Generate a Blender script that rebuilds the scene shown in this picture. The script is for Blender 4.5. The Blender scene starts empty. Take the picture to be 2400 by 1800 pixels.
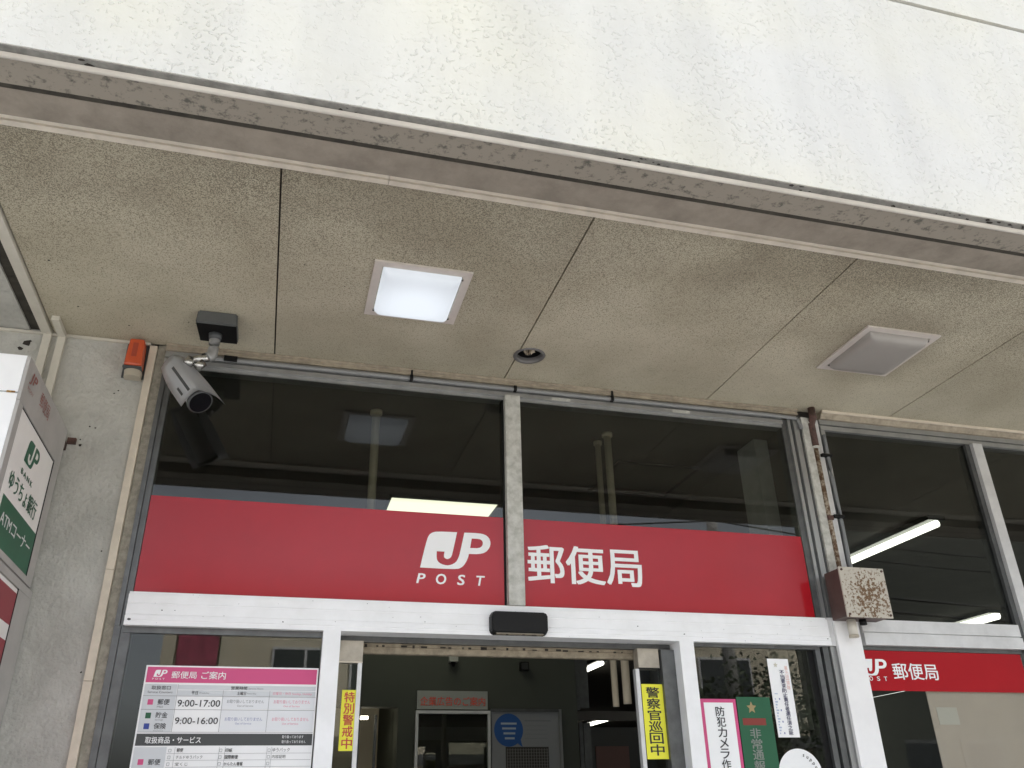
import bpy, bmesh, math, random
from mathutils import Vector, Matrix
random.seed(7)
S = bpy.context.scene
COL = S.collection
R = math.radians

# ---------------------------------------------------------------- camera
yaw, pitch, roll = R(15.596), R(26.933), R(-1.2867)
fwd = Vector((math.sin(yaw)*math.cos(pitch), math.cos(yaw)*math.cos(pitch), math.sin(pitch)))
rt = Vector((math.cos(yaw), -math.sin(yaw), 0)); up = rt.cross(fwd)
rt2 = rt*math.cos(roll)+up*math.sin(roll); up2 = up*math.cos(roll)-rt*math.sin(roll)
cd = bpy.data.cameras.new('camera'); cam = bpy.data.objects.new('camera', cd); COL.objects.link(cam)
M = Matrix((rt2, up2, -fwd)).transposed().to_4x4(); M.translation = Vector((0, -3.7499, 1.5))
cam.matrix_world = M; cd.lens = 29.662; cd.sensor_width = 36; cd.clip_end = 500; cd.clip_start = .05
S.camera = cam
# ---------------------------------------------------------------- world, sun, exposure
SUN_EL, SUN_AZ = R(64), R(150)      # azimuth measured from the street side (-y) towards +x: the sun stands behind the building
w = bpy.data.worlds.new('World'); S.world = w; w.use_nodes = True
nt = w.node_tree; bg = nt.nodes['Background']
sky = nt.nodes.new('ShaderNodeTexSky'); sky.sky_type = 'NISHITA'; sky.sun_disc = False
sky.sun_elevation = SUN_EL; sky.sun_rotation = math.pi - SUN_AZ
sky.air_density = 1.0; sky.dust_density = 5.0; sky.ozone_density = 1.0
hs = nt.nodes.new('ShaderNodeHueSaturation'); hs.inputs['Saturation'].default_value = .35; nt.links.new(sky.outputs[0], hs.inputs['Color'])
wc = nt.nodes.new('ShaderNodeTexCoord'); wn = nt.nodes.new('ShaderNodeTexNoise'); wn.inputs['Scale'].default_value = 3.2; wn.inputs['Detail'].default_value = 4   # thin uneven cloud over the whole sky
nt.links.new(wc.outputs['Generated'], wn.inputs['Vector']); wr = nt.nodes.new('ShaderNodeMapRange'); wr.inputs[1].default_value = .35; wr.inputs[2].default_value = .65; wr.inputs[3].default_value = .78; wr.inputs[4].default_value = 1.25
nt.links.new(wn.outputs[0], wr.inputs[0]); wm = nt.nodes.new('ShaderNodeVectorMath'); wm.operation = 'SCALE'; nt.links.new(hs.outputs[0], wm.inputs[0]); nt.links.new(wr.outputs[0], wm.inputs['Scale']); nt.links.new(wm.outputs[0], bg.inputs[0]); bg.inputs[1].default_value = .15
sl = bpy.data.lights.new('sun', 'SUN'); sl.energy = 3.0; sl.angle = R(4); sl.color = (1, .96, .9)
so = bpy.data.objects.new('sun', sl); COL.objects.link(so)
sd = Vector((math.sin(SUN_AZ)*math.cos(SUN_EL), -math.cos(SUN_AZ)*math.cos(SUN_EL), math.sin(SUN_EL)))
so.rotation_euler = sd.to_track_quat('Z', 'Y').to_euler()
S.view_settings.view_transform = 'Standard'; S.view_settings.look = 'None'
S.view_settings.exposure = 2.0; S.view_settings.gamma = 1; S.view_settings.use_curve_mapping = False
S.render.engine = 'CYCLES'; S.cycles.max_bounces = 10; S.cycles.transparent_max_bounces = 16
S.cycles.diffuse_bounces = 5; S.cycles.use_denoising = True

# ---------------------------------------------------------------- materials
def mat(name, col, rough=.6, metal=0, spec=.5, nscale=None, var=.12, bump=0, bscale=40, coat=0, detail=6, stain=None, streak=False):
    m = bpy.data.materials.new(name); m.use_nodes = True
    n = m.node_tree; b = n.nodes['Principled BSDF']; L = n.links.new
    b.inputs['Base Color'].default_value = (*col, 1); b.inputs['Roughness'].default_value = rough
    b.inputs['Metallic'].default_value = metal; b.inputs['Specular IOR Level'].default_value = spec
    b.inputs['Coat Weight'].default_value = coat
    if nscale or bump:
        tc = n.nodes.new('ShaderNodeTexCoord'); src = tc.outputs['Object']
        if streak:
            mp = n.nodes.new('ShaderNodeMapping'); mp.inputs['Scale'].default_value = (1, 1, .12); L(src, mp.inputs[0]); src = mp.outputs[0]
    if nscale:
        t = n.nodes.new('ShaderNodeTexNoise'); t.inputs['Scale'].default_value = nscale; t.inputs['Detail'].default_value = detail
        t.inputs['Roughness'].default_value = .65
        L(src, t.inputs['Vector']); r = n.nodes.new('ShaderNodeValToRGB')
        s = stain or tuple(c*(1-var) for c in col)
        r.color_ramp.elements[0].position = .33; r.color_ramp.elements[1].position = .62
        r.color_ramp.elements[0].color = (*s, 1); r.color_ramp.elements[1].color = (*[min(1, c*(1+var*.35)) for c in col], 1)
        L(t.outputs[0], r.inputs[0]); L(r.outputs[0], b.inputs['Base Color'])
    if bump:
        t2 = n.nodes.new('ShaderNodeTexNoise'); t2.inputs['Scale'].default_value = bscale; t2.inputs['Detail'].default_value = 5
        L(src, t2.inputs['Vector']); bp = n.nodes.new('ShaderNodeBump'); bp.inputs['Strength'].default_value = bump
        bp.inputs['Distance'].default_value = .01; L(t2.outputs[0], bp.inputs['Height']); L(bp.outputs[0], b.inputs['Normal'])
    return m
def emit(name, col, s):
    m = bpy.data.materials.new(name); m.use_nodes = True; b = m.node_tree.nodes['Principled BSDF']
    b.inputs['Base Color'].default_value = (.8, .8, .8, 1); b.inputs['Emission Color'].default_value = (*col, 1); b.inputs['Emission Strength'].default_value = s
    return m
def glass(name, tint=(.62, .64, .62), rough=0.0, boost=1.0):
    m = bpy.data.materials.new(name); m.use_nodes = True; n = m.node_tree; L = n.links.new
    n.nodes.remove(n.nodes['Principled BSDF']); out = n.nodes['Material Output']
    g = n.nodes.new('ShaderNodeNewGeometry'); mx = n.nodes.new('ShaderNodeMath'); mx.operation = 'MULTIPLY_ADD'
    mx.inputs[1].default_value = 1/1.52-1.52; mx.inputs[2].default_value = 1.52; L(g.outputs['Backfacing'], mx.inputs[0])
    f = n.nodes.new('ShaderNodeFresnel'); L(mx.outputs[0], f.inputs['IOR'])
    bo = n.nodes.new('ShaderNodeMath'); bo.operation = 'MULTIPLY'; bo.inputs[1].default_value = boost; bo.use_clamp = True; L(f.outputs[0], bo.inputs[0])
    tr = n.nodes.new('ShaderNodeBsdfTransparent'); tr.inputs[0].default_value = (*tint, 1)
    gl = n.nodes.new('ShaderNodeBsdfGlossy'); gl.inputs['Roughness'].default_value = rough
    x = n.nodes.new('ShaderNodeMixShader'); L(bo.outputs[0], x.inputs[0]); L(tr.outputs[0], x.inputs[1]); L(gl.outputs[0], x.inputs[2]); L(x.outputs[0], out.inputs[0])
    return m

# cream stucco of the fascia: trowelled flaky relief
def stucco():
    m = bpy.data.materials.new('cream_stucco'); m.use_nodes = True; n = m.node_tree; L = n.links.new; b = n.nodes['Principled BSDF']
    tc = n.nodes.new('ShaderNodeTexCoord'); b.inputs['Roughness'].default_value = .85; b.inputs['Specular IOR Level'].default_value = .3
    big = n.nodes.new('ShaderNodeTexNoise'); big.inputs['Scale'].default_value = 1.3; big.inputs['Detail'].default_value = 3; L(tc.outputs['Object'], big.inputs['Vector'])
    r = n.nodes.new('ShaderNodeValToRGB'); r.color_ramp.elements[0].position = .35; r.color_ramp.elements[1].position = .65
    r.color_ramp.elements[0].color = (.655, .65, .61, 1); r.color_ramp.elements[1].color = (.69, .675, .58, 1); L(big.outputs[0], r.inputs[0])
    mp = n.nodes.new('ShaderNodeMapping'); mp.inputs['Scale'].default_value = (1, 1, .1); L(tc.outputs['Object'], mp.inputs[0])
    st = n.nodes.new('ShaderNodeTexNoise'); st.inputs['Scale'].default_value = 3.5; st.inputs['Detail'].default_value = 7; L(mp.outputs[0], st.inputs['Vector'])
    r2 = n.nodes.new('ShaderNodeValToRGB'); r2.color_ramp.elements[0].position = .36; r2.color_ramp.elements[1].position = .6
    r2.color_ramp.elements[0].color = (.92, .92, .925, 1); r2.color_ramp.elements[1].color = (1, 1, 1, 1); L(st.outputs[0], r2.inputs[0])
    mu = n.nodes.new('ShaderNodeMix'); mu.data_type = 'RGBA'; mu.blend_type = 'MULTIPLY'; mu.inputs[0].default_value = 1
    L(r.outputs[0], mu.inputs[6]); L(r2.outputs[0], mu.inputs[7]); L(mu.outputs[2], b.inputs['Base Color'])
    # relief: distorted crater edges + fine grain
    dn = n.nodes.new('ShaderNodeTexNoise'); dn.inputs['Scale'].default_value = 58; dn.inputs['Detail'].default_value = 3; dn.inputs['Distortion'].default_value = .3; L(tc.outputs['Object'], dn.inputs['Vector'])
    cr = n.nodes.new('ShaderNodeMapRange'); cr.interpolation_type = 'SMOOTHSTEP'; cr.inputs[1].default_value = .56; cr.inputs[2].default_value = .66
    L(dn.outputs[0], cr.inputs[0])
    un = n.nodes.new('ShaderNodeTexNoise'); un.inputs['Scale'].default_value = 14; un.inputs['Detail'].default_value = 5; L(tc.outputs['Object'], un.inputs['Vector'])
    fn = n.nodes.new('ShaderNodeTexNoise'); fn.inputs['Scale'].default_value = 120; fn.inputs['Detail'].default_value = 4; L(tc.outputs['Object'], fn.inputs['Vector'])
    # patches where the flakes lie thick, others smooth
    pn = n.nodes.new('ShaderNodeTexNoise'); pn.inputs['Scale'].default_value = 4; pn.inputs['Detail'].default_value = 3; L(tc.outputs['Object'], pn.inputs['Vector'])
    pr = n.nodes.new('ShaderNodeMapRange'); pr.inputs[1].default_value = .38; pr.inputs[2].default_value = .62; pr.inputs[3].default_value = .35; pr.inputs[4].default_value = 1; L(pn.outputs[0], pr.inputs[0])
    mm = n.nodes.new('ShaderNodeMath'); mm.operation = 'MULTIPLY'; L(cr.outputs[0], mm.inputs[0]); L(pr.outputs[0], mm.inputs[1])
    ad = n.nodes.new('ShaderNodeMath'); ad.operation = 'MULTIPLY_ADD'; L(fn.outputs[0], ad.inputs[0]); ad.inputs[1].default_value = .16; L(mm.outputs[0], ad.inputs[2])
    ad2 = n.nodes.new('ShaderNodeMath'); ad2.operation = 'MULTIPLY_ADD'; L(un.outputs[0], ad2.inputs[0]); ad2.inputs[1].default_value = 2.2; L(ad.outputs[0], ad2.inputs[2]); ad = ad2
    bp = n.nodes.new('ShaderNodeBump'); bp.inputs['Strength'].default_value = 1.0; bp.inputs['Distance'].default_value = .0026; L(ad.outputs[0], bp.inputs['Height']); L(bp.outputs[0], b.inputs['Normal'])
    return m

# speckled sprayed soffit board: dark specks, more of them near the street edge, brown grime clouds
def soffit():
    m = bpy.data.materials.new('speckled_soffit_paint'); m.use_nodes = True; n = m.node_tree; L = n.links.new; b = n.nodes['Principled BSDF']
    b.inputs['Roughness'].default_value = .9; b.inputs['Specular IOR Level'].default_value = .2
    g = n.nodes.new('ShaderNodeNewGeometry'); P = g.outputs['Position']
    sx = n.nodes.new('ShaderNodeSeparateXYZ'); L(P, sx.inputs[0])
    c1 = n.nodes.new('ShaderNodeTexNoise'); c1.inputs['Scale'].default_value = 2.2; c1.inputs['Detail'].default_value = 5; L(P, c1.inputs['Vector'])
    r1 = n.nodes.new('ShaderNodeValToRGB'); r1.color_ramp.elements[0].position = .36; r1.color_ramp.elements[1].position = .64
    r1.color_ramp.elements[0].color = (.44, .40, .30, 1); r1.color_ramp.elements[1].color = (.55, .51, .395, 1); L(c1.outputs[0], r1.inputs[0])
    grad = n.nodes.new('ShaderNodeMapRange'); grad.inputs[1].default_value = -.35; grad.inputs[2].default_value = -1.39; grad.inputs[3].default_value = 0; grad.inputs[4].default_value = 1; L(sx.outputs[1], grad.inputs[0])
    # specks
    sp = n.nodes.new('ShaderNodeTexNoise'); sp.inputs['Scale'].default_value = 215; sp.inputs['Detail'].default_value = 3; sp.inputs['Roughness'].default_value = .7; L(P, sp.inputs['Vector'])
    bign = n.nodes.new('ShaderNodeTexNoise'); bign.inputs['Scale'].default_value = 1.6; bign.inputs['Detail'].default_value = 3; L(P, bign.inputs['Vector'])
    th = n.nodes.new('ShaderNodeMath'); th.operation = 'MULTIPLY'; L(grad.outputs[0], th.inputs[0]); L(bign.outputs[0], th.inputs[1])
    a = n.nodes.new('ShaderNodeMath'); a.operation = 'MULTIPLY_ADD'; a.inputs[1].default_value = .22; L(th.outputs[0], a.inputs[0]); L(sp.outputs[0], a.inputs[2])
    sr = n.nodes.new('ShaderNodeMapRange'); sr.inputs[1].default_value = .565; sr.inputs[2].default_value = .66; L(a.outputs[0], sr.inputs[0])
    spk = n.nodes.new('ShaderNodeMix'); spk.data_type = 'RGBA'; spk.inputs[7].default_value = (.10, .085, .06, 1)
    ms = n.nodes.new('ShaderNodeMath'); ms.operation = 'MULTIPLY'; ms.inputs[1].default_value = .78; L(sr.outputs[0], ms.inputs[0])
    L(ms.outputs[0], spk.inputs[0]); L(r1.outputs[0], spk.inputs[6])
    # smoky stain clouds near the outer edge
    cl = n.nodes.new('ShaderNodeTexNoise'); cl.inputs['Scale'].default_value = 3.1; cl.inputs['Detail'].default_value = 4; cl.inputs['Distortion'].default_value = .6; L(P, cl.inputs['Vector'])
    cm = n.nodes.new('ShaderNodeMath'); cm.operation = 'MULTIPLY'; L(cl.outputs[0], cm.inputs[0]); L(grad.outputs[0], cm.inputs[1])
    cmr = n.nodes.new('ShaderNodeMapRange'); cmr.inputs[1].default_value = .25; cmr.inputs[2].default_value = .62; cmr.inputs[4].default_value = .42; L(cm.outputs[0], cmr.inputs[0])
    dk = n.nodes.new('ShaderNodeMix'); dk.data_type = 'RGBA'; dk.blend_type = 'MIX'; dk.inputs[7].default_value = (.24, .21, .16, 1); L(cmr.outputs[0], dk.inputs[0]); L(spk.outputs[2], dk.inputs[6])
    hd = n.nodes.new('ShaderNodeVectorMath'); hd.operation = 'DISTANCE'; hd.inputs[1].default_value = (2.69, -.80, 3.49); L(P, hd.inputs[0])
    hn = n.nodes.new('ShaderNodeMath'); hn.operation = 'MULTIPLY_ADD'; hn.inputs[1].default_value = .35; L(c1.outputs[0], hn.inputs[0]); L(hd.outputs['Value'], hn.inputs[2])
    hr = n.nodes.new('ShaderNodeMapRange'); hr.interpolation_type = 'SMOOTHSTEP'; hr.inputs[1].default_value = .36; hr.inputs[2].default_value = .66; hr.inputs[3].default_value = .38; hr.inputs[4].default_value = 0; L(hn.outputs[0], hr.inputs[0])
    hm = n.nodes.new('ShaderNodeMix'); hm.data_type = 'RGBA'; hm.inputs[7].default_value = (.20, .17, .125, 1); L(hr.outputs[0], hm.inputs[0]); L(dk.outputs[2], hm.inputs[6])
    oi = n.nodes.new('ShaderNodeObjectInfo'); om = n.nodes.new('ShaderNodeMapRange'); om.inputs[3].default_value = .93; om.inputs[4].default_value = 1.04; L(oi.outputs['Random'], om.inputs[0])
    ov = n.nodes.new('ShaderNodeVectorMath'); ov.operation = 'SCALE'; L(hm.outputs[2], ov.inputs[0]); L(om.outputs[0], ov.inputs['Scale'])
    L(ov.outputs[0], b.inputs['Base Color'])
    bp = n.nodes.new('ShaderNodeBump'); bp.inputs['Strength'].default_value = .25; bp.inputs['Distance'].default_value = .002; L(sp.outputs[0], bp.inputs['Height']); L(bp.outputs[0], b.inputs['Normal'])
    return m

# paint with rust blooms
def rusty(name, base, rust, lo=.5, hi=.6, scale=22, rough=.7, big=None):
    m = bpy.data.materials.new(name); m.use_nodes = True; n = m.node_tree; L = n.links.new; b = n.nodes['Principled BSDF']
    b.inputs['Roughness'].default_value = rough
    tc = n.nodes.new('ShaderNodeTexCoord'); a = n.nodes.new('ShaderNodeTexNoise'); a.inputs['Scale'].default_value = scale; a.inputs['Detail'].default_value = 6; a.inputs['Roughness'].default_value = .7
    L(tc.outputs['Object'], a.inputs['Vector']); src = a.outputs[0]
    if big:
        c = n.nodes.new('ShaderNodeVectorMath'); c.operation = 'DISTANCE'; c.inputs[1].default_value = big[:3]; L(tc.outputs['Object'], c.inputs[0])
        f = n.nodes.new('ShaderNodeMapRange'); f.inputs[1].default_value = 0; f.inputs[2].default_value = big[3]; f.inputs[3].default_value = .1; f.inputs[4].default_value = -.12; L(c.outputs['Value'], f.inputs[0])
        d = n.nodes.new('ShaderNodeMath'); d.operation = 'ADD'; L(src, d.inputs[0]); L(f.outputs[0], d.inputs[1]); src = d.outputs[0]
    r = n.nodes.new('ShaderNodeMapRange'); r.inputs[1].default_value = lo; r.inputs[2].default_value = hi; L(src, r.inputs[0])
    x = n.nodes.new('ShaderNodeMix'); x.data_type = 'RGBA'; x.inputs[6].default_value = (*base, 1); x.inputs[7].default_value = (*rust, 1); L(r.outputs[0], x.inputs[0]); L(x.outputs[2], b.inputs['Base Color'])
    bp = n.nodes.new('ShaderNodeBump'); bp.inputs['Strength'].default_value = .4; bp.inputs['Distance'].default_value = .003; L(src, bp.inputs['Height']); L(bp.outputs[0], b.inputs['Normal'])
    return m

m_stucco = stucco(); m_soffit = soffit()
m_band = mat('taupe_band_paint', (.29, .255, .21), .85, nscale=9, var=.22, bump=.35, bscale=60)
m_bandm = None
m_groove = mat('groove_dark', (.05, .045, .035), .95, nscale=20, var=.4)
m_drip = mat('drip_moulding_paint', (.66, .63, .57), .7, nscale=2.5, var=.12, stain=(.52, .49, .44))
m_dripd = mat('drip_edge_grime', (.25, .245, .225), .85, nscale=22, var=.3, bump=.3)  # grimy dark grey of the strip under the fascia
m_alu_tr = mat('aged_aluminium_trim', (.72, .66, .56), .55, metal=.0, nscale=12, var=.15)
m_wallc = mat('grey_concrete_wall', (.52, .515, .475), .8, nscale=4, var=.1, stain=(.40, .395, .36), bump=1.0, bscale=45)
m_wallr = mat('rough_concrete_strip', (.30, .28, .23), .9, nscale=40, var=.3, bump=.6, bscale=70)
m_cream = mat('cream_painted_strip', (.66, .59, .48), .6, nscale=14, var=.12)
m_wood = mat('weathered_wood_trim', (.36, .31, .235), .8, nscale=18, var=.3, bump=.3, bscale=60)
m_white = mat('white_enamel', (.90, .91, .92), .38, nscale=7, var=.04, stain=(.84, .85, .85), streak=False)
m_whitepost = mat('white_post_paint', (.87, .87, .865), .45, nscale=5, var=.05)
m_alu = mat('aluminium_anodised', (.40, .405, .40), .38, metal=.65, nscale=10, var=.15, streak=True)
m_alud = mat('dark_aluminium', (.13, .135, .135), .4, metal=.5, nscale=14, var=.25)
m_alul = mat('pale_aluminium', (.66, .665, .665), .4, metal=.25, nscale=9, var=.12)
m_black = mat('black_gasket', (.006, .006, .006), .6, spec=.25)
m_mull = mat('peeling_mullion_paint', (.56, .56, .52), .6, nscale=25, var=.1, stain=(.37, .37, .33), bump=.3, bscale=60)
m_glass = glass('window_glass', (.66, .68, .66))
m_glassc = glass('clear_glass', (.8, .82, .8))
def redfilm(name, col, rough):
    m = mat(name, col, rough, spec=.33, nscale=1.6, var=.10); return m
m_red = redfilm('red_film', (.40, .012, .02), .12)
m_wht = mat('white_vinyl', (.88, .89, .89), .4)
m_blk = mat('black_ink', (.02, .02, .022), .5)
m_redink = mat('red_ink', (.55, .06, .05), .5)
m_yel = mat('yellow_sticker', (.85, .82, .05), .5)
m_pink = mat('magenta_print', (.62, .075, .22), .45)
m_pale = mat('pale_grey_print', (.62, .65, .67), .5)
m_lgrey = mat('light_print', (.76, .78, .80), .5)
m_green = mat('green_print', (.008, .10, .042), .5)
m_greens = mat('sign_green', (.018, .13, .07), .45, nscale=9, var=.12)
m_blue = mat('blue_print', (.03, .06, .30), .5)
m_dkgrey = mat('charcoal_print', (.055, .06, .06), .5)
m_pinktxt = mat('pink_ink', (.70, .20, .30), .5)
m_bluetxt = mat('bluish_ink', (.20, .22, .42), .5)
m_grtxt = mat('grey_ink', (.22, .23, .24), .5)
m_signside = mat('faded_grey_sign', (.45, .435, .415), .55, nscale=6, var=.12)
m_signface = mat('milky_sign_face', (.93, .91, .88), .4, nscale=5, var=.06)
m_signwhite = mat('white_sign_metal', (.93, .94, .945), .4, nscale=5, var=.04)
m_brownred = mat('brownish_red', (.36, .15, .13), .7, nscale=40, var=.3)  # mottled brownish red for the letters high on the sign side
m_orange = mat('orange_plastic', (.62, .095, .03), .35, coat=.3, nscale=8, var=.12)
m_lens = mat('yellowed_lens', (.48, .43, .34), .35)
m_plasticg = mat('grey_plastic', (.10, .105, .105), .45, nscale=14, var=.1)
m_plasticd = mat('dark_grey_plastic', (.07, .075, .078), .5)
m_silver = mat('silver_paint', (.80, .82, .85), .3, metal=.3)
m_chrome = mat('worn_chrome', (.5, .5, .48), .22, metal=.95)
m_lensglass = mat('black_lens', (.006, .006, .008), .08, coat=1)
m_lampfr = mat('lamp_frame_enamel', (.62, .57, .52), .45, nscale=30, var=.06)
m_lit = emit('lit_diffuser', (.84, .92, 1.0), .17); m_lit.node_tree.nodes['Principled BSDF'].inputs['Base Color'].default_value = (.40, .41, .43, 1)
def _grade():      # tubes behind the milky sheet: bright middle, dimmer rim
    n = m_lit.node_tree; g = n.nodes.new('ShaderNodeNewGeometry'); d = n.nodes.new('ShaderNodeVectorMath'); d.operation = 'DISTANCE'; d.inputs[1].default_value = (.43, -.66, ZC0-.045)
    r = n.nodes.new('ShaderNodeMapRange'); r.interpolation_type = 'SMOOTHSTEP'; r.inputs[1].default_value = .06; r.inputs[2].default_value = .27; r.inputs[3].default_value = .205; r.inputs[4].default_value = .125
    n.links.new(g.outputs['Position'], d.inputs[0]); n.links.new(d.outputs['Value'], r.inputs[0]); n.links.new(r.outputs[0], n.nodes['Principled BSDF'].inputs['Emission Strength'])
ZC0 = 3.49
_grade()
m_unlit = mat('unlit_diffuser', (.355, .335, .31), .35, nscale=4, var=.06)
m_tube = emit('fluorescent_tube', (1.0, .98, .86), 1.6)
m_panel = emit('interior_light_panel', (1.0, .98, .76), .62)
m_duct = mat('beige_pipe_paint', (.75, .66, .50), .5)
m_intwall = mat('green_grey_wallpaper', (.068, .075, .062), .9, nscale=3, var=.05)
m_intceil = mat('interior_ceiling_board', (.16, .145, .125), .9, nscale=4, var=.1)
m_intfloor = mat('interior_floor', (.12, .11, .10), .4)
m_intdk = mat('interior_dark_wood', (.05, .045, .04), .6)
m_grime = mat('grimy_track', (.34, .29, .21), .7, nscale=30, var=.35)
m_leafbox = mat('beige_hanger_cover', (.42, .38, .31), .45, metal=.2, nscale=11, var=.25)
m_boxpaint = rusty('rust_speckled_cover', (.50, .47, .40), (.15, .085, .04), .50, .56, 70, big=(.012, -.08, .10, .20))
m_bandm = rusty('mouldy_band_paint', (.30, .27, .225), (.115, .11, .095), .53, .66, 34, rough=.9)
m_boxside = mat('red_brown_oxide', (.10, .068, .060), .55, nscale=10, var=.2)
m_rustpipe = rusty('rusted_pipe', (.36, .31, .24), (.11, .06, .03), .42, .55, 34)
m_rustpipe2 = rusty('oxide_pipe', (.10, .05, .04), (.05, .028, .02), .42, .6, 30)
m_cable = mat('grey_cable', (.20, .21, .215), .5)
m_trunk = mat('ivory_trunking', (.62, .59, .51), .5, nscale=9, var=.08)
m_chip = mat('dark_chip', (.035, .03, .025), .95)
m_blind = mat('beige_blind', (.88, .72, .64), .7, nscale=3, var=.07)
m_pave = mat('pavement_slab', (.46, .45, .43), .9, nscale=5, var=.15, bump=.2, bscale=60)
m_asph = mat('asphalt', (.15, .15, .148), .9, nscale=30, var=.25, bump=.3, bscale=120)
m_curb = mat('kerb_stone', (.34, .33, .31), .9, nscale=8, var=.15)
m_line = mat('road_paint', (.7, .7, .68), .7)
m_bld1 = mat('beige_house_render', (.62, .56, .43), .8, nscale=3, var=.1)
m_bld2 = mat('grey_house_render', (.34, .34, .34), .8, nscale=3, var=.1)
m_darkwin = mat('dark_window', (.03, .035, .04), .08)
m_leaf = mat('foliage', (.035, .055, .022), .7, nscale=3, var=.4)
m_bark = mat('bark', (.10, .075, .05), .9, nscale=12, var=.3)
m_wire = mat('black_wire', (.015, .015, .015), .6)
m_poster = mat('pink_banner', (.42, .08, .13), .6, nscale=4, var=.5)

# ---------------------------------------------------------------- builders
def wloc(o):
    v = Vector((0, 0, 0))
    while o: v += o.location; o = o.parent
    return v
def tag(o, label=None, cat=None, group=None, kind=None):
    if label: o['label'] = label
    if cat: o['category'] = cat
    if group: o['group'] = group
    if kind: o['kind'] = kind
    return o
def thing(name, loc, label, cat, group=None):
    o = bpy.data.objects.new(name, None); o.location = loc; o.empty_display_size = .1; COL.objects.link(o)
    return tag(o, label, cat, group)
def link(name, me, m, parent=None, smooth=False):
    """mesh in world coordinates -> object whose origin follows its parent (or the mesh's own base)"""
    if parent is not None: off = wloc(parent); loc = Vector((0, 0, 0))
    else:
        vs = [v.co for v in me.vertices]; n = max(1, len(vs))
        off = Vector((sum(v.x for v in vs)/n, sum(v.y for v in vs)/n, min(v.z for v in vs))) if vs else Vector(); loc = off
    me.transform(Matrix.Translation(-off)); me.name = name
    o = bpy.data.objects.new(name, me); o.location = loc; COL.objects.link(o)
    if parent is not None: o.parent = parent
    for mm in (m if isinstance(m, (list, tuple)) else [m]): me.materials.append(mm)
    if smooth:
        for p in me.polygons: p.use_smooth = True
    return o
def bm_link(name, bm, m, parent=None, smooth=False):
    bmesh.ops.recalc_face_normals(bm, faces=bm.faces)
    me = bpy.data.meshes.new(name); bm.to_mesh(me); bm.free(); return link(name, me, m, parent, smooth)
def bx(bm, x0, x1, y0, y1, z0, z1, bev=0):
    vs = [bm.verts.new((x, y, z)) for x in (x0, x1) for y in (y0, y1) for z in (z0, z1)]
    fs = [bm.faces.new([vs[i] for i in q]) for q in ((0,1,3,2),(4,6,7,5),(0,4,5,1),(2,3,7,6),(0,2,6,4),(1,5,7,3))]
    if bev:
        es = list({e for f in fs for e in f.edges}); bmesh.ops.bevel(bm, geom=es, offset=bev, segments=2, affect='EDGES', profile=.6)
def box(name, x0, x1, y0, y1, z0, z1, m, parent=None, bev=0):
    bm = bmesh.new(); bx(bm, x0, x1, y0, y1, z0, z1, bev); return bm_link(name, bm, m, parent)
def tube(bm, pts, r, seg=12, cap=True):
    pts = [Vector(p) for p in pts]; rings = []
    rs = r if isinstance(r, (list, tuple)) else [r]*len(pts)
    for i, p in enumerate(pts):
        d = (pts[min(i+1, len(pts)-1)]-pts[max(i-1, 0)]).normalized()
        a = d.cross(Vector((0, 0, 1)));  a = a if a.length > 1e-3 else d.cross(Vector((0, 1, 0))); a.normalize(); b = d.cross(a)
        rings.append([bm.verts.new(p+(a*math.cos(2*math.pi*k/seg)+b*math.sin(2*math.pi*k/seg))*rs[i]) for k in range(seg)])
    for A, B in zip(rings, rings[1:]):
        for k in range(seg): bm.faces.new((A[k], A[(k+1) % seg], B[(k+1) % seg], B[k]))
    if cap: bm.faces.new(rings[0]); bm.faces.new(rings[-1])
def smooth_path(pts, n=6):
    pts = [Vector(p) for p in pts]; P = [pts[0]]+pts+[pts[-1]]; out = []
    for i in range(1, len(P)-2):
        for k in range(n):
            t = k/n; a, b, c, d = P[i-1], P[i], P[i+1], P[i+2]
            out.append(.5*((2*b)+(c-a)*t+(2*a-5*b+4*c-d)*t*t+(-a+3*b-3*c+d)*t**3))
    out.append(pts[-1]); return out
def extr_x(name, prof, x0, x1, m, parent=None, n=1):
    """closed (y,z) profile swept along x"""
    bm = bmesh.new(); rings = []
    for i in range(n+1):
        x = x0+(x1-x0)*i/n; rings.append([bm.verts.new((x, y, z)) for y, z in prof])
    k = len(prof)
    for A, B in zip(rings, rings[1:]):
        for j in range(k): bm.faces.new((A[j], A[(j+1) % k], B[(j+1) % k], B[j]))
    bm.faces.new(rings[0]); bm.faces.new(rings[-1]); return bm_link(name, bm, m, parent)
def plane_frame(origin, U, V):
    return Vector(origin), Vector(U), Vector(V)
FRONT = lambda y: plane_frame((0, y, 0), (1, 0, 0), (0, 0, 1))          # (u,v) = (x,z), facing -y
SIDE = lambda x: plane_frame((x, 0, 0), (0, 1, 0), (0, 0, 1))           # (u,v) = (y,z), facing +x
FONT = None
_tc = {}
def textmesh(body, bold=0, shear=0, space=1.0, line=1.0):
    key = (body, bold, shear, space, line)
    if key not in _tc:
        c = bpy.data.curves.new('lettering', 'FONT'); c.body = body; c.offset = bold; c.shear = shear; c.space_character = space; c.space_line = line
        c.resolution_u = 3; c.align_x = 'CENTER' if '\n' in body else 'LEFT'
        o = bpy.data.objects.new('lettering', c); COL.objects.link(o); bpy.context.view_layer.update()
        me = bpy.data.meshes.new_from_object(o.evaluated_get(bpy.context.evaluated_depsgraph_get()))
        bpy.data.objects.remove(o); bpy.data.curves.remove(c); _tc[key] = me
    return _tc[key]
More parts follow.
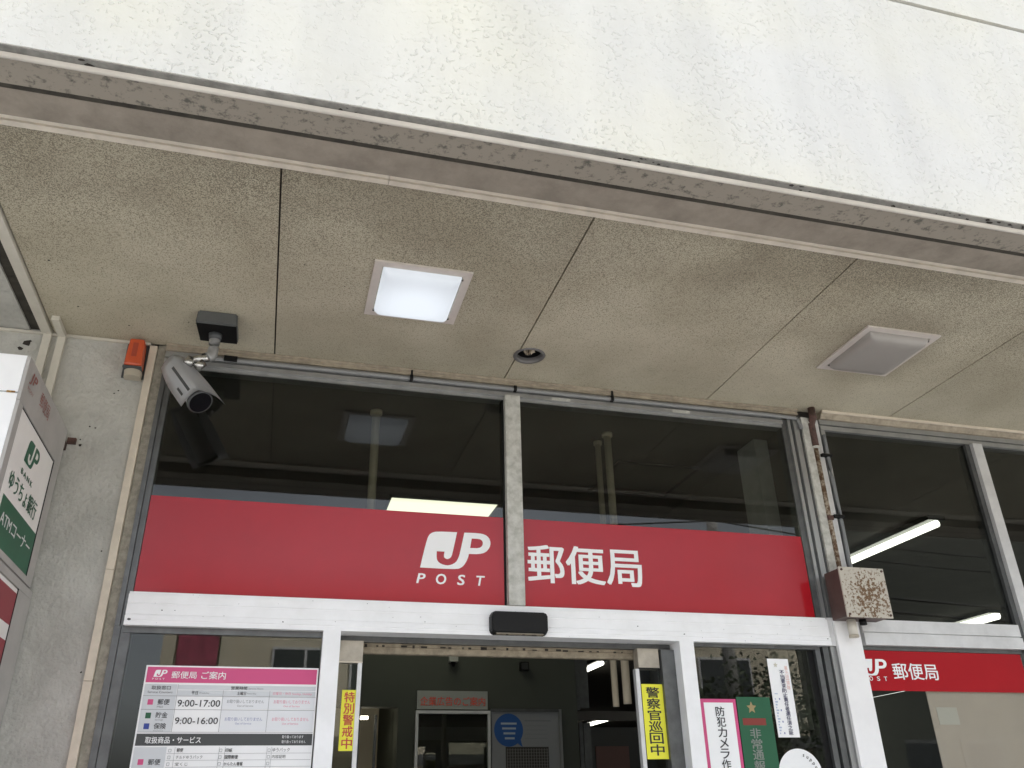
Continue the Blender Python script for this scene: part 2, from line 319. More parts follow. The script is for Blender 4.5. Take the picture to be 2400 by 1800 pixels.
def text(items, frame, m, parent, name='lettering', raise_=.0012):
    """items: (body, u0, u1, v0, v1, bold, shear, space) -> ONE part; the text is fitted to its box"""
    O, U, V = frame; N = U.cross(V); verts = []; faces = []
    for it in items:
        body, u0, u1, v0, v1 = it[:5]; bold = it[5] if len(it) > 5 else .01; sh = it[6] if len(it) > 6 else 0; sp = it[7] if len(it) > 7 else 1.0; ln = it[8] if len(it) > 8 else 1.0
        me = textmesh(body, 0, sh, sp, ln); nch = max(1, len(body)); hh = (v1-v0)*.55*bold
        xs = [v.co.x for v in me.vertices]; ys = [v.co.y for v in me.vertices]
        a, b, c, d = min(xs), max(xs), min(ys), max(ys); base = len(verts)
        offs = [(0, 0)] if bold < .008 else [(0, 0), (-hh, -hh*.6), (hh, -hh*.6), (-hh, hh*.6), (hh, hh*.6)]
        for q, (du, dv) in enumerate(offs):       # heavier weight: offset copies, each a hair proud of the last
            base = len(verts)
            for v in me.vertices:
                verts.append(O+U*(u0+(v.co.x-a)/(b-a)*(u1-u0)+du)+V*(v0+(v.co.y-c)/(d-c)*(v1-v0)+dv)+N*(raise_+.00025*q))
            for p in me.polygons: faces.append([base+i for i in p.vertices])
    me = bpy.data.meshes.new(name); me.from_pydata([tuple(v) for v in verts], [], faces); me.update()
    o = link(name, me, m, parent)
    if len(items) > 3: o['kind'] = 'stuff'      # small print too fine to pick apart
    return o
def vtext(body, u0, u1, v0, v1, frame, m, parent, bold=.02, name='lettering'):
    """vertical Japanese lettering, one glyph per cell"""
    n = len(body); h = (v1-v0)/n; its = []
    for i, ch in enumerate(body):
        t, b = v1-h*i-h*.04, v1-h*(i+1)+h*.04
        its.append((ch, u0, u1, b, t, bold))
    return text(its, frame, m, parent, name)
def rects(rs, frame, m, parent, name='print', raise_=.0008):
    O, U, V = frame; N = U.cross(V); vs = []; fs = []
    for (u0, u1, v0, v1) in rs:
        b = len(vs); vs += [tuple(O+U*u+V*v+N*raise_) for u, v in ((u0, v0), (u1, v0), (u1, v1), (u0, v1))]; fs.append((b, b+1, b+2, b+3))
    me = bpy.data.meshes.new(name); me.from_pydata(vs, [], fs); me.update(); return link(name, me, m, parent)
def poly(outlines, frame, m, parent, name, raise_=.0012):
    """filled 2D outline with holes via a curve"""
    O, U, V = frame; N = U.cross(V)
    c = bpy.data.curves.new(name, 'CURVE'); c.dimensions = '2D'; c.fill_mode = 'BOTH'
    for ol in outlines:
        s = c.splines.new('POLY'); s.points.add(len(ol)-1); s.use_cyclic_u = True
        for p, q in zip(s.points, ol): p.co = (q[0], q[1], 0, 1)
    o = bpy.data.objects.new(name, c); COL.objects.link(o); bpy.context.view_layer.update()
    me = bpy.data.meshes.new_from_object(o.evaluated_get(bpy.context.evaluated_depsgraph_get())); bpy.data.objects.remove(o); bpy.data.curves.remove(c)
    for v in me.vertices: v.co = O+U*v.co.x+V*v.co.y+N*raise_
    return link(name, me, m, parent)
def smooth_ol(p, n=4):
    """rounds an outline (chaikin on soft corners only)"""
    out = []; k = len(p)
    for i in range(k):
        a, b, c = Vector(p[i-1]), Vector(p[i]), Vector(p[(i+1) % k]); ang = (b-a).angle(c-b, 0)
        if ang > R(62): out.append(tuple(b))
        else:
            out.append(tuple(b+(a-b)*.25)); out.append(tuple(b+(c-b)*.25))
    return out

# the swooping J-P emblem, unit box 0..1 wide, 0..1 high (height = .5365 of width)
_JO = [(0.5964,2.4976),(0.6097,2.5644),(0.6251,2.6302),(0.6332,2.6504),(0.6459,2.6626),(0.6696,2.6698),(0.7654,2.6718),(0.7512,2.6024),(0.7425,2.5627),(0.7366,2.5495),(0.7217,2.5411),(0.7087,2.5459),(0.7042,2.5543),(0.7071,2.5765),(0.6715,2.5765),(0.6708,2.5482),(0.6746,2.5312),(0.692,2.5182),(0.7178,2.5124),(0.7392,2.5163),(0.7607,2.5291),(0.7713,2.5469),(0.7787,2.569),(0.8,2.6718),(0.8699,2.6733),(0.8988,2.6683),(0.9189,2.6538),(0.9265,2.6298),(0.9207,2.6051),(0.9006,2.582),(0.8696,2.5727),(0.8224,2.5718),(0.8181,2.5537),(0.8105,2.536),(0.7997,2.5182),(0.7868,2.5057),(0.7685,2.4980),(0.6966,2.4966)]
_JI = [(0.8354,2.6456),(0.8279,2.6),(0.8697,2.6009),(0.8852,2.612),(0.8897,2.6277),(0.8831,2.6406),(0.8698,2.6461)]
def emblem(x0, x1, z0, z1, frame, m, parent):
    f = lambda p: (x0+(p[0]-.5964)/(.9265-.5964)*(x1-x0), z0+(p[1]-2.4966)/(2.6733-2.4966)*(z1-z0))
    return poly([smooth_ol([f(p) for p in _JO]), smooth_ol([f(p) for p in _JI])], frame, m, parent, 'emblem')

# ================================================================ SETTING: ground and street
ST = dict(kind='structure')
tag(box('pavement', -30, 30, -4.6, 0, -.3, 0, m_pave), **ST)
kb = thing('kerb', (0, -4.7, -.15), None, None); kb['kind'] = 'structure'
i = 0
for x in range(-12, 13):
    box('kerb_stone', x*1.0+.004, x*1.0+.996, -4.75, -4.602, -.3, .0, m_curb, kb)
tag(box('road', -60, 60, -12.3, -4.752, -.3, -.14, m_asph), **ST)
tag(box('road_marking', -60, 60, -8.6, -8.48, -.139, -.135, m_line), **ST)
tag(box('ground', -150, 150, -160, 60, -.6, -.301, m_asph), **ST)
tag(box('far_pavement', -60, 60, -14.5, -12.302, -.3, -.02, m_pave), **ST)

# ================================================================ POST OFFICE BUILDING
ZC = 3.49          # soffit level
PO = thing('post_office', (1.5, 0, 0), 'post office front with deep cream stucco canopy, speckled soffit and aluminium shopfront', 'building')
XL, XR = -7.0, 9.0
# fascia in two lifts parted by a groove; the edge beam hangs a little below the soffit boards
ZB = 3.43
YFA = -1.789
box('fascia', XL, XR, YFA, YFA+.17, ZB+.006, 4.572, m_stucco, PO)
box('fascia', XL, XR, YFA, YFA+.17, 4.596, 5.3, m_stucco, PO)
box('fascia_groove', XL, XR, YFA+.016, YFA+.16, 4.572, 4.596, m_groove, PO)
# underside of the edge beam, from the street inwards
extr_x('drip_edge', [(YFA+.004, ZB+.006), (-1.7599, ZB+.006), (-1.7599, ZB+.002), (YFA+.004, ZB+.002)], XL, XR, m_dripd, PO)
extr_x('drip_moulding', [(-1.7637, ZB+.0), (-1.7579, ZB-.009), (-1.7521, ZB-.011), (-1.7463, ZB-.009), (-1.7444, ZB+.0)], XL, XR, m_drip, PO)
box('soffit_band', XL, XR, -1.7434, -1.6425, ZB-.004, ZB+.03, m_bandm, PO)
box('soffit_groove', XL, XR, -1.6425, -1.6222, ZB-.0022, ZB+.03, m_groove, PO)  # nearly flush strip, the groove's shade painted in as dark colour
box('soffit_band', XL, XR, -1.6222, -1.5067, ZB-.004, ZB+.20, m_band, PO)
extr_x('edge_trim', [(-1.500, ZC+.02), (-1.500, ZC-.006), (-1.424, ZC-.006), (-1.424, ZC+.0), (-1.417, ZC+.0), (-1.417, ZC-.009), (-1.393, ZC-.009), (-1.393, ZC+.02)], XL, .22, m_alu_tr, PO)
extr_x('edge_trim', [(-1.500, ZC+.02), (-1.500, ZC-.006), (-1.424, ZC-.006), (-1.424, ZC+.0), (-1.417, ZC+.0), (-1.417, ZC-.009), (-1.393, ZC-.009), (-1.393, ZC+.02)], .222, 1.46, m_alu_tr, PO)
extr_x('edge_trim', [(-1.500, ZC+.02), (-1.500, ZC-.0065), (-1.424, ZC-.006), (-1.424, ZC+.0), (-1.417, ZC+.0), (-1.417, ZC-.0095), (-1.393, ZC-.009), (-1.393, ZC+.02)], 1.462, XR, m_alu_tr, PO)
# canopy core above the boards
box('canopy_core', XL, XR, -1.60, 0.0, ZC+.12, 5.25, m_groove, PO)
# soffit boards with open joints between
joints = [-1.118, -.1445, .998, 2.139, 3.283, 4.43, 5.57, 6.71, 7.85, XR]
def bool_cut(o, cutter):
    md = o.modifiers.new('cut', 'BOOLEAN'); md.operation = 'DIFFERENCE'; md.object = cutter; md.solver = 'EXACT'
    bpy.context.view_layer.update(); me = bpy.data.meshes.new_from_object(o.evaluated_get(bpy.context.evaluated_depsgraph_get()))
    o.modifiers.clear(); o.data = me
dl = bmesh.new(); tube(dl, [(1.055, -.293, ZC-.05), (1.055, -.293, ZC+.05)], .064, 40); cut = bm_link('cutter', dl, m_chip)
bpy.context.view_layer.update()
for a, b in zip(joints, joints[1:]):
    o = box('soffit_panel', a+.0035, b-.0035, -1.392, -.004, ZC, ZC+.012, m_soffit, PO)
    if abs(a-.998) < .01 or abs(b-.998) < .01:
        bpy.context.view_layer.update(); bool_cut(o, cut)
bpy.data.objects.remove(cut)
box('joint_backing', -1.5, XR, -1.392, -.24-.2, ZC+.0135, ZC+.02, m_groove, PO)
box('joint_backing', -1.5, .9, -.438, -.002, ZC+.0135, ZC+.02, m_groove, PO)
box('joint_backing', 1.2, XR, -.438, -.002, ZC+.0135, ZC+.02, m_groove, PO)
box('joint_backing', .9, 1.2, -.13, -.002, ZC+.0135, ZC+.02, m_groove, PO)
box('joint_backing', .99, 1.006, -.222, -.13, ZC+.0135, ZC+.02, m_groove, PO)
box('joint_backing', .99, 1.006, -.44, -.364, ZC+.0135, ZC+.02, m_groove, PO)
# left: trim, recess and smooth concrete soffit of the neighbouring bay
extr = box('soffit_edge_trim', -1.146, -1.121, -1.391, -.004, ZC-.014, ZC+.01, m_trunk, PO)
box('soffit_edge_trim', -1.166, -1.149, -1.391, -.004, ZC-.008, ZC+.01, m_trunk, PO)
box('soffit_recess', -1.215, -1.168, -1.391, -.004, ZC+.03, ZC+.04, m_groove, PO)
box('concrete_soffit', XL, -1.217, -1.391, -.004, ZC+.004, ZC+.04, m_wallc, PO)
# wall left of the shopfront
box('wall', XL, -.702, -.002, .20, 0, ZC+.1, m_wallc, PO)
box('wall_edge_strip', -.668, -.632, -.006, .20, 0, 3.485, m_wallr, PO)
for z0, z1 in ((0, 1.06), (1.062, 1.60), (1.602, 1.985), (1.987, 2.42), (2.422, 3.47)):
    box('cream_strip', -.701, -.670, -.026, .02, z0, z1, m_cream, PO)
box('wall_top_bead', XL, -.702, -.018, -.003, ZC-.014, ZC-.002, m_trunk, PO)
# plaster smear low on the wall, anchor holes and chips
bm = bmesh.new()
for (x, z, r) in ((-.885,3.05,.006),(-.86,3.045,.005),(-.815,3.22,.005),(-.80,3.235,.004),(-.905,2.96,.008),(-.91,2.985,.005),(-1.215,3.43,.02),(-1.24,3.40,.013),(-1.205,3.44,.008),(-.735,2.5,.006),(-.72,2.02,.005)):
    k = 7; c = [bm.verts.new((x+math.cos(6.283*i/k)*r*random.uniform(.5, 1.2), -.0035, z+math.sin(6.283*i/k)*r*random.uniform(.4, 1))) for i in range(k)]; bm.faces.new(c)
for (x, y, r) in ((-1.02,-.62,.006),(-.97,-.28,.005),(-.52,-.25,.004),(-.04,-.82,.004),(.35,-.93,.003),(-.78,-.16,.005),(-.3,-1.1,.003),(1.95,-.6,.003),(2.45,-.2,.004),(.13,-.7,.0035),(-.9,-.9,.003)):
    k = 6; c = [bm.verts.new((x+math.cos(6.283*i/k)*r*random.uniform(.6, 1.2), y+math.sin(6.283*i/k)*r*random.uniform(.6, 1.2), ZC-.0015)) for i in range(k)]; bm.faces.new(c)
o = bm_link('paint_chips', bm, m_chip, PO); o['kind'] = 'stuff'
# --- shopfront carcass
for x0, x1 in ((-.60, 2.70),):
    extr_x('head_trim', [(-.034, 3.4885), (-.034, 3.480), (-.022, 3.476), (-.022, 3.466), (-.026, 3.464), (-.026, 3.458), (.08, 3.458), (.08, 3.4885)], -.632, 2.70, m_wood, PO)
extr_x('head_trim', [(-.05, 3.4885), (-.05, 3.474), (-.04, 3.468), (-.03, 3.452), (-.028, 3.448), (.08, 3.448), (.08, 3.4885)], 2.84, XR, m_wood, PO)
extr_x('head_trim', [(-.058, 3.4885), (-.058, 3.476), (-.051, 3.474), (-.051, 3.4885)], 2.84, XR, m_cream, PO)
win = lambda nm, *a, **k: box(nm, *a, **k)
fr = extr_x('window_frame', [(-.012, 3.458), (-.012, 3.428), (.004, 3.428), (.004, 3.420), (-.016, 3.420), (-.016, 3.398), (.0, 3.398), (.0, 3.382), (.06, 3.382), (.06, 3.458)], -.632, 2.60, m_alu, PO)
# left jamb in three fluted strips
box('jamb', -.631, -.612, -.012, .06, 2.20, 3.381, m_alud, fr); box('jamb', -.611, -.600, .0, .06, 2.20, 3.381, m_alud, fr); box('jamb', -.599, -.586, -.006, .06, 2.3375, 3.381, m_alud, fr)
def pane(x0, x1, z0, z1, parent, y=.006, m=None):
    return box('pane', x0, x1, y, y+.006, z0, z1, m or m_glass, parent)
pane(-.585, .996, 2.337, 3.381, fr); pane(1.084, 2.598, 2.337, 3.381, fr)
ml = box('mullion', 1.000, 1.078, -.034, .05, 2.337, 3.397, m_mull, PO, bev=.002)
box('gasket', .990, .9995, .002, .05, 2.337, 3.381, m_black, ml); box('gasket', 1.0785, 1.083, .002, .05, 2.337, 3.381, m_black, ml)
# right jamb strips
rj = box('jamb', 2.600, 2.632, .0, .06, 2.337, 3.43, m_alud, PO)
box('jamb_rib', 2.633, 2.650, -.012, .06, 2.337, 3.43, m_alu, rj); box('jamb_rib', 2.651, 2.664, -.002, .06, 2.337, 3.43, m_alud, rj); box('jamb_rib', 2.665, 2.696, -.018, .06, 2.337, 3.43, m_alu, rj)
# white transom with stepped face
extr_x('transom', [(-.020, 2.3365), (-.020, 2.325), (-.030, 2.325), (-.030, 2.290), (-.0285, 2.2885), (-.0285, 2.2865), (-.030, 2.285), (-.030, 2.245), (-.026, 2.245), (-.026, 2.240), (-.034, 2.238), (-.034, 2.222), (-.032, 2.221), (-.032, 2.2185), (-.034, 2.2175), (-.034, 2.2005), (.07, 2.2005), (.07, 2.3365)], -.595, 2.638, m_white, PO)
extr_x('transom_end', [(-.026, 2.3365), (-.026, 2.2005), (.07, 2.2005), (.07, 2.3365)], 2.6395, 2.6685, m_alul, PO)
bm = bmesh.new(); rc = random.Random(5)
for (x, z, r) in [(-.575, 2.222, .006), (-.46, 2.262, .003), (.02, 2.23, .003), (.93, 2.23, .003), (.62, 2.25, .002), (1.62, 2.262, .003), (1.85, 2.232, .004), (2.62, 2.232, .004), (.235, 2.238, .002)]+[(rc.uniform(-.5, 2.6), rc.uniform(2.205, 2.33), rc.uniform(.0008, .002)) for k in range(40)]:
    k = 6; yy = -.0346 if z < 2.241 else -.0306; c = [bm.verts.new((x+math.cos(6.283*i/k)*r*rc.uniform(.6, 1.8), yy, z+math.sin(6.283*i/k)*r*rc.uniform(.5, 1))) for i in range(k)]; bm.faces.new(c)
o = bm_link('paint_chips', bm, m_dkgrey, PO); o['kind'] = 'stuff'
# post between the shopfronts
box('post', 2.670, 2.807, -.040, .08, 0, 2.3365, m_whitepost, PO)
box('post_casing', 2.698, 2.706, -.022, .06, 2.338, 3.45, m_alud, PO)
box('post_casing', 2.707, 2.752, -.034, .06, 2.338, 3.44, m_mull, PO); box('post_casing', 2.753, 2.790, -.008, .06, 2.338, 3.45, m_wallr, PO); box('post_casing', 2.791, 2.826, -.016, .06, 2.338, 3.44, m_alul, PO); box('post_casing', 2.827, 2.838, -.002, .06, 2.338, 3.45, m_alud, PO)
# right shop windows
fr2 = extr_x('window_frame', [(-.012, 3.447), (-.012, 3.420), (.004, 3.420), (.004, 3.412), (-.014, 3.410), (-.014, 3.385), (.06, 3.385), (.06, 3.447)], 2.839, XR, m_alu, PO)
box('jamb', 2.839, 2.866, -.010, .06, 2.3375, 3.384, m_alu, fr2)
for x0, x1 in ((2.867, 3.806), (3.910, 4.850), (4.95, 5.90)): pane(x0, x1, 2.337, 3.384, fr2)
for x0 in (3.808, 4.852, 5.902):
    o = box('mullion', x0, x0+.030, -.012, .06, 2.2, 3.384, m_alud, PO); box('mullion_face', x0+.031, x0+.096, -.036, .06, 0, 3.384, m_alul, o)
extr_x('transom', [(-.024, 2.3365), (-.024, 2.276), (-.016, 2.274), (-.016, 2.270), (-.028, 2.268), (-.028, 2.2105), (.06, 2.2105), (.06, 2.3365)], 2.839, 3.806, m_alul, PO)
extr_x('transom', [(-.024, 2.3365), (-.024, 2.276), (-.016, 2.274), (-.016, 2.270), (-.028, 2.268), (-.028, 2.2105), (.06, 2.2105), (.06, 2.3365)], 3.906, XR, m_alul, PO)
lo = box('lower_frame', 2.839, 3.806, .0, .06, 2.191, 2.2098, m_alud, PO); pane(2.839, 3.806, .5, 2.19, lo, m=m_glassc); pane(3.91, 4.85, .5, 2.2, lo, m=m_glass)
# side lights of the entrance
sl_ = box('side_light_frame', -.595, .188, -.004, .05, 2.176, 2.1995, m_alud, PO)
pane(-.566, .187, .3, 2.175, sl_)
box('jamb', -.631, -.606, -.010, .06, .0, 2.1995, m_alud, sl_); box('jamb', -.605, -.567, .0, .06, .0, 2.1995, m_alud, sl_)
box('door_post', .189, .262, -.036, .08, 0, 2.2, m_white, PO); box('door_post', 1.820, 1.892, -.036, .08, 0, 2.2, m_white, PO)
sr_ = box('side_light_frame', 1.893, 2.576, -.002, .05, 2.184, 2.1995, m_alud, PO); pane(1.893, 2.52, .3, 2.183, sr_)
for a, b, y, mm in ((2.521, 2.560, .02, m_black), (2.561, 2.588, .0, m_alud), (2.589, 2.60, .02, m_black), (2.601, 2.632, -.006, m_alud), (2.633, 2.640, .012, m_black), (2.641, 2.668, -.012, m_alu), (2.6685, 2.6695, -.022, m_alu)):
    box('jamb', a, b, y, .06, 0, 2.1995, mm, sr_)
# door head: recessed soffit of the transom and the grimy track
box('door_head', .263, 1.819, .071, .10, 2.1765, 2.2, m_alud, PO)
extr_x('door_track', [(.101, 2.20), (.101, 2.180), (.112, 2.178), (.112, 2.166), (.124, 2.165), (.124, 2.143), (.128, 2.138), (.16, 2.138), (.16, 2.20)], .263, 1.819, m_grime, PO)
bm = bmesh.new()
for k in range(26):
    x = .36+k*.056+random.uniform(-.02, .02); wd = random.uniform(.006, .028)
    bx(bm, x, x+wd, .1095, .1135, 2.165-random.uniform(.0, .004), 2.165+random.uniform(.003, .009))
o = bm_link('track_gaps', bm, m_chip, PO); o['kind'] = 'stuff'
# sliding door leaves (parked open)
def leaf(x0, x1, cover, label):
    t = thing('sliding_door', ((x0+x1)/2, .05, 0), label, 'door', 'sliding entrance doors')
    box('hanger_cover', *cover, m_leafbox, t); return t
dl1 = leaf(.264, .366, (.264, .367, .045, .10, 2.085, 2.176), 'left leaf of the entrance door, yellow slip with red lettering on its glass')
box('stile', .348, .366, .045, .075, 0, 2.084, m_alul, dl1); pane(.264, .347, .1, 2.084, dl1, y=.055, m=m_glassc)
box('cover_lip', .264, .367, .043, .052, 2.0845, 2.0895, m_cream, dl1)
dl2 = leaf(1.625, 1.75, (1.640, 1.745, .045, .10, 2.085, 2.176), 'right leaf of the entrance door, yellow slip with black lettering on its glass')
box('stile', 1.622, 1.641, .045, .075, 0, 2.084, m_alul, dl2); pane(1.642, 1.745, .1, 2.084, dl2, y=.055, m=m_glassc); box('cover_lip', 1.640, 1.745, .044, .052, 2.0845, 2.0895, m_black, dl2)
box('door_pocket', 1.752, 1.819, .03, .09, 0, 2.17, m_alud, PO)
# interior shell
RB = 19.0
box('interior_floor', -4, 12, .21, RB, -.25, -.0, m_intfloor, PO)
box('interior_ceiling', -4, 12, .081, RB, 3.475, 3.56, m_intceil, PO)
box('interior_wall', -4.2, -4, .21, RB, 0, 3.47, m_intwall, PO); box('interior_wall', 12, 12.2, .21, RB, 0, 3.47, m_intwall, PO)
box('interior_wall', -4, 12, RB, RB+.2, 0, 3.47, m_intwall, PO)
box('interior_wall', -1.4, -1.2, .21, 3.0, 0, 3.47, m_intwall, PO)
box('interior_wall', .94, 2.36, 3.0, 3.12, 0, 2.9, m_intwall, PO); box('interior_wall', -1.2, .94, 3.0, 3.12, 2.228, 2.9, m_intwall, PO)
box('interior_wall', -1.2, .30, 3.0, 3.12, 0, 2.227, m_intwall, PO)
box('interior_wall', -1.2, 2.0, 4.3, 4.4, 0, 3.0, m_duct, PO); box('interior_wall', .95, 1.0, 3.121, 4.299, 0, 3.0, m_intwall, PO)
box('opening_trim', .64, .66, 2.99, 3.0, 0, 2.226, m_alud, PO); box('opening_trim', .80, .82, 3.3, 3.32, 0, 2.2, m_alud, PO)
box('wall', 6.0, XR, .0, .2, 0, 2.20, m_wallc, PO)
box('partition', 2.731, 2.76, .20, 2.4, 2.45, 3.47, m_intceil, PO); box('partition_pane', 2.74, 2.75, .20, 2.4, 0, 2.448, m_intdk, PO)
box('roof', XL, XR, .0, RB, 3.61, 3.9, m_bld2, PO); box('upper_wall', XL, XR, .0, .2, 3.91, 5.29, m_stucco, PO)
box('wall', XR, 12.2, .0, .2, 0, 3.6, m_wallc, PO); box('wall', XL-.2, XL, -1.728, .2, 0, 3.0, m_wallc, PO)
# ceiling hatch in the office
h = thing('ceiling_hatch', (2.26, 1.16, 3.46), 'square access hatch outline in the dark office ceiling, right of the two pipes', 'hatch')
for a in ((1.975, 2.545, .875, .895), (1.975, 2.545, 1.42, 1.44), (1.975, 1.995, .896, 1.419), (2.525, 2.545, .896, 1.419)):
    box('hatch_rim', a[0], a[1], a[2], a[3], 3.462, 3.474, m_intdk, h)
box('hatch_lid', 1.996, 2.524, .896, 1.419, 3.468, 3.474, m_intceil, h)
# pilaster by the partition
tag(box('pilaster', 2.64, 2.729, .36, .56, 1.85, 3.466, mat('off_white_pilaster', (.72, .70, .64), .7, nscale=6, var=.2)), 'pale boxed pilaster just inside the glass near the rusty conduit', 'pilaster')
# pipes
def pipe(x, y, r, label, zb=1.98):
    bm = bmesh.new(); tube(bm, [(x, y, zb), (x, y, 3.45)], r, 20); t = thing('ceiling_pipe', (x, y, zb), label, 'pipe', 'beige pipes rising to the office ceiling')
    bm_link('pipe', bm, m_duct, t, True); bm = bmesh.new(); tube(bm, [(x, y, 3.451), (x, y, 3.472)], r*1.5, 20); bm_link('collar', bm, m_duct, t, True)
pipe(.405, .468, .022, 'single beige pipe seen through the left pane, crossing the reflected ceiling light', 2.3)
pipe(1.741, .613, .017, 'thinner and farther of the two beige pipes behind the right pane')
pipe(1.753, .485, .021, 'thicker and nearer of the two beige pipes behind the right pane')

# ================================================================ THINGS ON THE FRONT
# chips where the render has come off along the drip edge
bm = bmesh.new(); rc = random.Random(9)
for (x0, n_, w_) in ((1.02, 9, .10), (1.62, 4, .05), (2.30, 9, .12), (2.52, 7, .07), (-.7, 2, .02), (.05, 3, .06), (2.03, 3, .05)):
    for k in range(n_):
        x = x0+rc.uniform(-w_, w_); r = rc.uniform(.003, .011); yy = YFA+rc.uniform(.004, .024)
        c = [bm.verts.new((x+math.cos(6.283*i/7)*r*rc.uniform(.6, 1.6), yy+math.sin(6.283*i/7)*r*rc.uniform(.3, .8), ZB+.0005)) for i in range(7)]; bm.faces.new(c)
o = bm_link('render_chips', bm, m_chip, PO); o['kind'] = 'stuff'
# --- canopy lights
def lamp(x0, x1, y0, y1, lit, label):
    t = thing('canopy_light', ((x0+x1)/2, (y0+y1)/2, ZC), label, 'ceiling light', 'square lights recessed in the canopy soffit')
    bm = bmesh.new(); z0, z1 = ZC-.010, ZC-.001; e = .034
    for q in ((x0, x1, y0, y0+e), (x0, x1, y1-e, y1), (x0, x0+e, y0+e, y1-e), (x1-e, x1, y0+e, y1-e)): bx(bm, *q, z0, z1)
    bm_link('lamp_frame', bm, m_lampfr, t)
    bm = bmesh.new(); a = e+.004; ring = []
    def rr(ins, z, rad):
        X0, X1, Y0, Y1 = x0+ins, x1-ins, y0+ins, y1-ins; out = []
        for cx, cy, s in ((X1-rad, Y1-rad, 0), (X0+rad, Y1-rad, 90), (X0+rad, Y0+rad, 180), (X1-rad, Y0+rad, 270)):
            for k in range(5): t_ = R(s+22.5*k); out.append(bm.verts.new((cx+rad*math.cos(t_), cy+rad*math.sin(t_), z)))
        return out
    rings = [rr(a, ZC-.004, .006), rr(a+.003, ZC-.020, .012), rr(a+.012, ZC-.036, .018), rr(a+.03, ZC-.043, .02), rr(a+.06, ZC-.045, .02)]
    for A, B in zip(rings, rings[1:]):
        for k in range(20): bm.faces.new((A[k], A[(k+1) % 20], B[(k+1) % 20], B[k]))
    bm.faces.new(rings[-1]); bm_link('diffuser', bm, m_lit if lit else m_unlit, t, True)
    for (sx, sy) in ((x0+.036, y1-.05), (x1-.036, y0+.05), (x1-.036, y1-.05)):
        bm = bmesh.new(); tube(bm, [(sx, sy, ZC-.017), (sx, sy, ZC-.009)], .005, 10); bm_link('lamp_clip', bm, m_chrome, t)
lamp(.231, .634, -.927, -.512, True, 'glowing square light in the canopy soffit, left of the round hole')
lamp(2.512, 2.915, -.930, -.508, False, 'unlit square light in the canopy soffit at the right')
# --- round downlight hole without its lamp
t = thing('downlight', (1.055, -.293, ZC), 'round dark downlight can with a crumpled beige bit inside, on a soffit joint', 'downlight')
bm = bmesh.new(); n = 40
prof = [(.079, ZC-.0015), (.077, ZC-.006), (.070, ZC-.008), (.064, ZC-.005), (.061, ZC+.0), (.0605, ZC+.02)]
rings = [[bm.verts.new((1.055+r*math.cos(6.2832*k/n), -.293+r*math.sin(6.2832*k/n), z)) for k in range(n)] for r, z in prof]
for A, B in zip(rings, rings[1:]):
    for k in range(n): bm.faces.new((A[k], A[(k+1) % n], B[(k+1) % n], B[k]))
bm_link('trim_ring', bm, mat('grey_ring', (.17, .165, .16), .45, metal=.3), t, True)
bm = bmesh.new(); rings = [[bm.verts.new((1.055+r*math.cos(6.2832*k/n), -.293+r*math.sin(6.2832*k/n), z)) for k in range(n)] for r, z in ((.060, ZC+.02), (.060, ZC+.10))]
for k in range(n): bm.faces.new((rings[0][k], rings[0][(k+1) % n], rings[1][(k+1) % n], rings[1][k]))
bm.faces.new(rings[1]); bm_link('can', bm, m_black, t, True)
bm = bmesh.new(); random.seed(3)
for k in range(9):
    a = k*.7; r = .030; c = Vector((1.055, -.30, ZC+.012))
    q = [c+Vector((math.cos(a)*r, math.sin(a)*r*.8, random.uniform(0, .02))), c+Vector((math.cos(a+.8)*r, math.sin(a+.8)*r*.8, random.uniform(-.005, .02))), c+Vector((math.cos(a+.4)*r*.3, math.sin(a+.4)*r*.3, -.012)), c+Vector((math.cos(a)*r*.2, math.sin(a)*r*.2, .02))]
    bm.faces.new([bm.verts.new(v) for v in q])
bm_link('nest_scrap', bm, mat('crumpled_paper', (.55, .47, .36), .8), t)
random.seed(11)

# --- security camera
t = thing('security_camera', (-.40, -.27, ZC), 'silver bullet security camera on a ceiling bracket above the left end of the window', 'camera')
bm = bmesh.new(); X0, X1 = -.476, -.303
a = [(X0+.004, -.372, ZC-.001), (X1-.004, -.372, ZC-.001), (X1-.004, -.150, ZC-.001), (X0+.004, -.150, ZC-.001)]
b = [(X0, -.376, ZC-.066), (X1, -.376, ZC-.066), (X1-.004, -.165, ZC-.040), (X0+.004, -.165, ZC-.040)]
va = [bm.verts.new(p) for p in a]; vb = [bm.verts.new(p) for p in b]
bm.faces.new(va[::-1]); bm.faces.new(vb)
for k in range(4): bm.faces.new((va[k], va[(k+1) % 4], vb[(k+1) % 4], vb[k]))
bmesh.ops.bevel(bm, geom=list(bm.edges), offset=.006, segments=3, affect='EDGES')
bm_link('mount_box', bm, m_plasticg, t)
bm = bmesh.new(); b = [(X0+.003, -.366, ZC-.0675), (X1-.003, -.366, ZC-.0675), (X1-.006, -.168, ZC-.0425), (X0+.006, -.168, ZC-.0425)]
vb = [bm.verts.new(p) for p in b]; va = [bm.verts.new((p[0], p[1], p[2]+.0015)) for p in b]
bm.faces.new(va); bm.faces.new(vb[::-1])
for k in range(4): bm.faces.new((va[k], va[(k+1) % 4], vb[(k+1) % 4], vb[k]))
bm_link('mount_base', bm, m_black, t)
bm = bmesh.new(); tube(bm, [(-.398, -.262, ZC-.052), (-.398, -.262, ZC-.085)], [.030, .026], 20); bm_link('mount_collar', bm, m_plasticd, t, True)
bm = bmesh.new(); tube(bm, smooth_path([(-.398, -.262, ZC-.080), (-.398, -.262, ZC-.14), (-.402, -.265, ZC-.165), (-.415, -.268, ZC-.178)], 4), .023, 20); bm_link('arm', bm, mat('grey_arm_paint', (.34, .345, .34), .4, metal=.3), t, True)
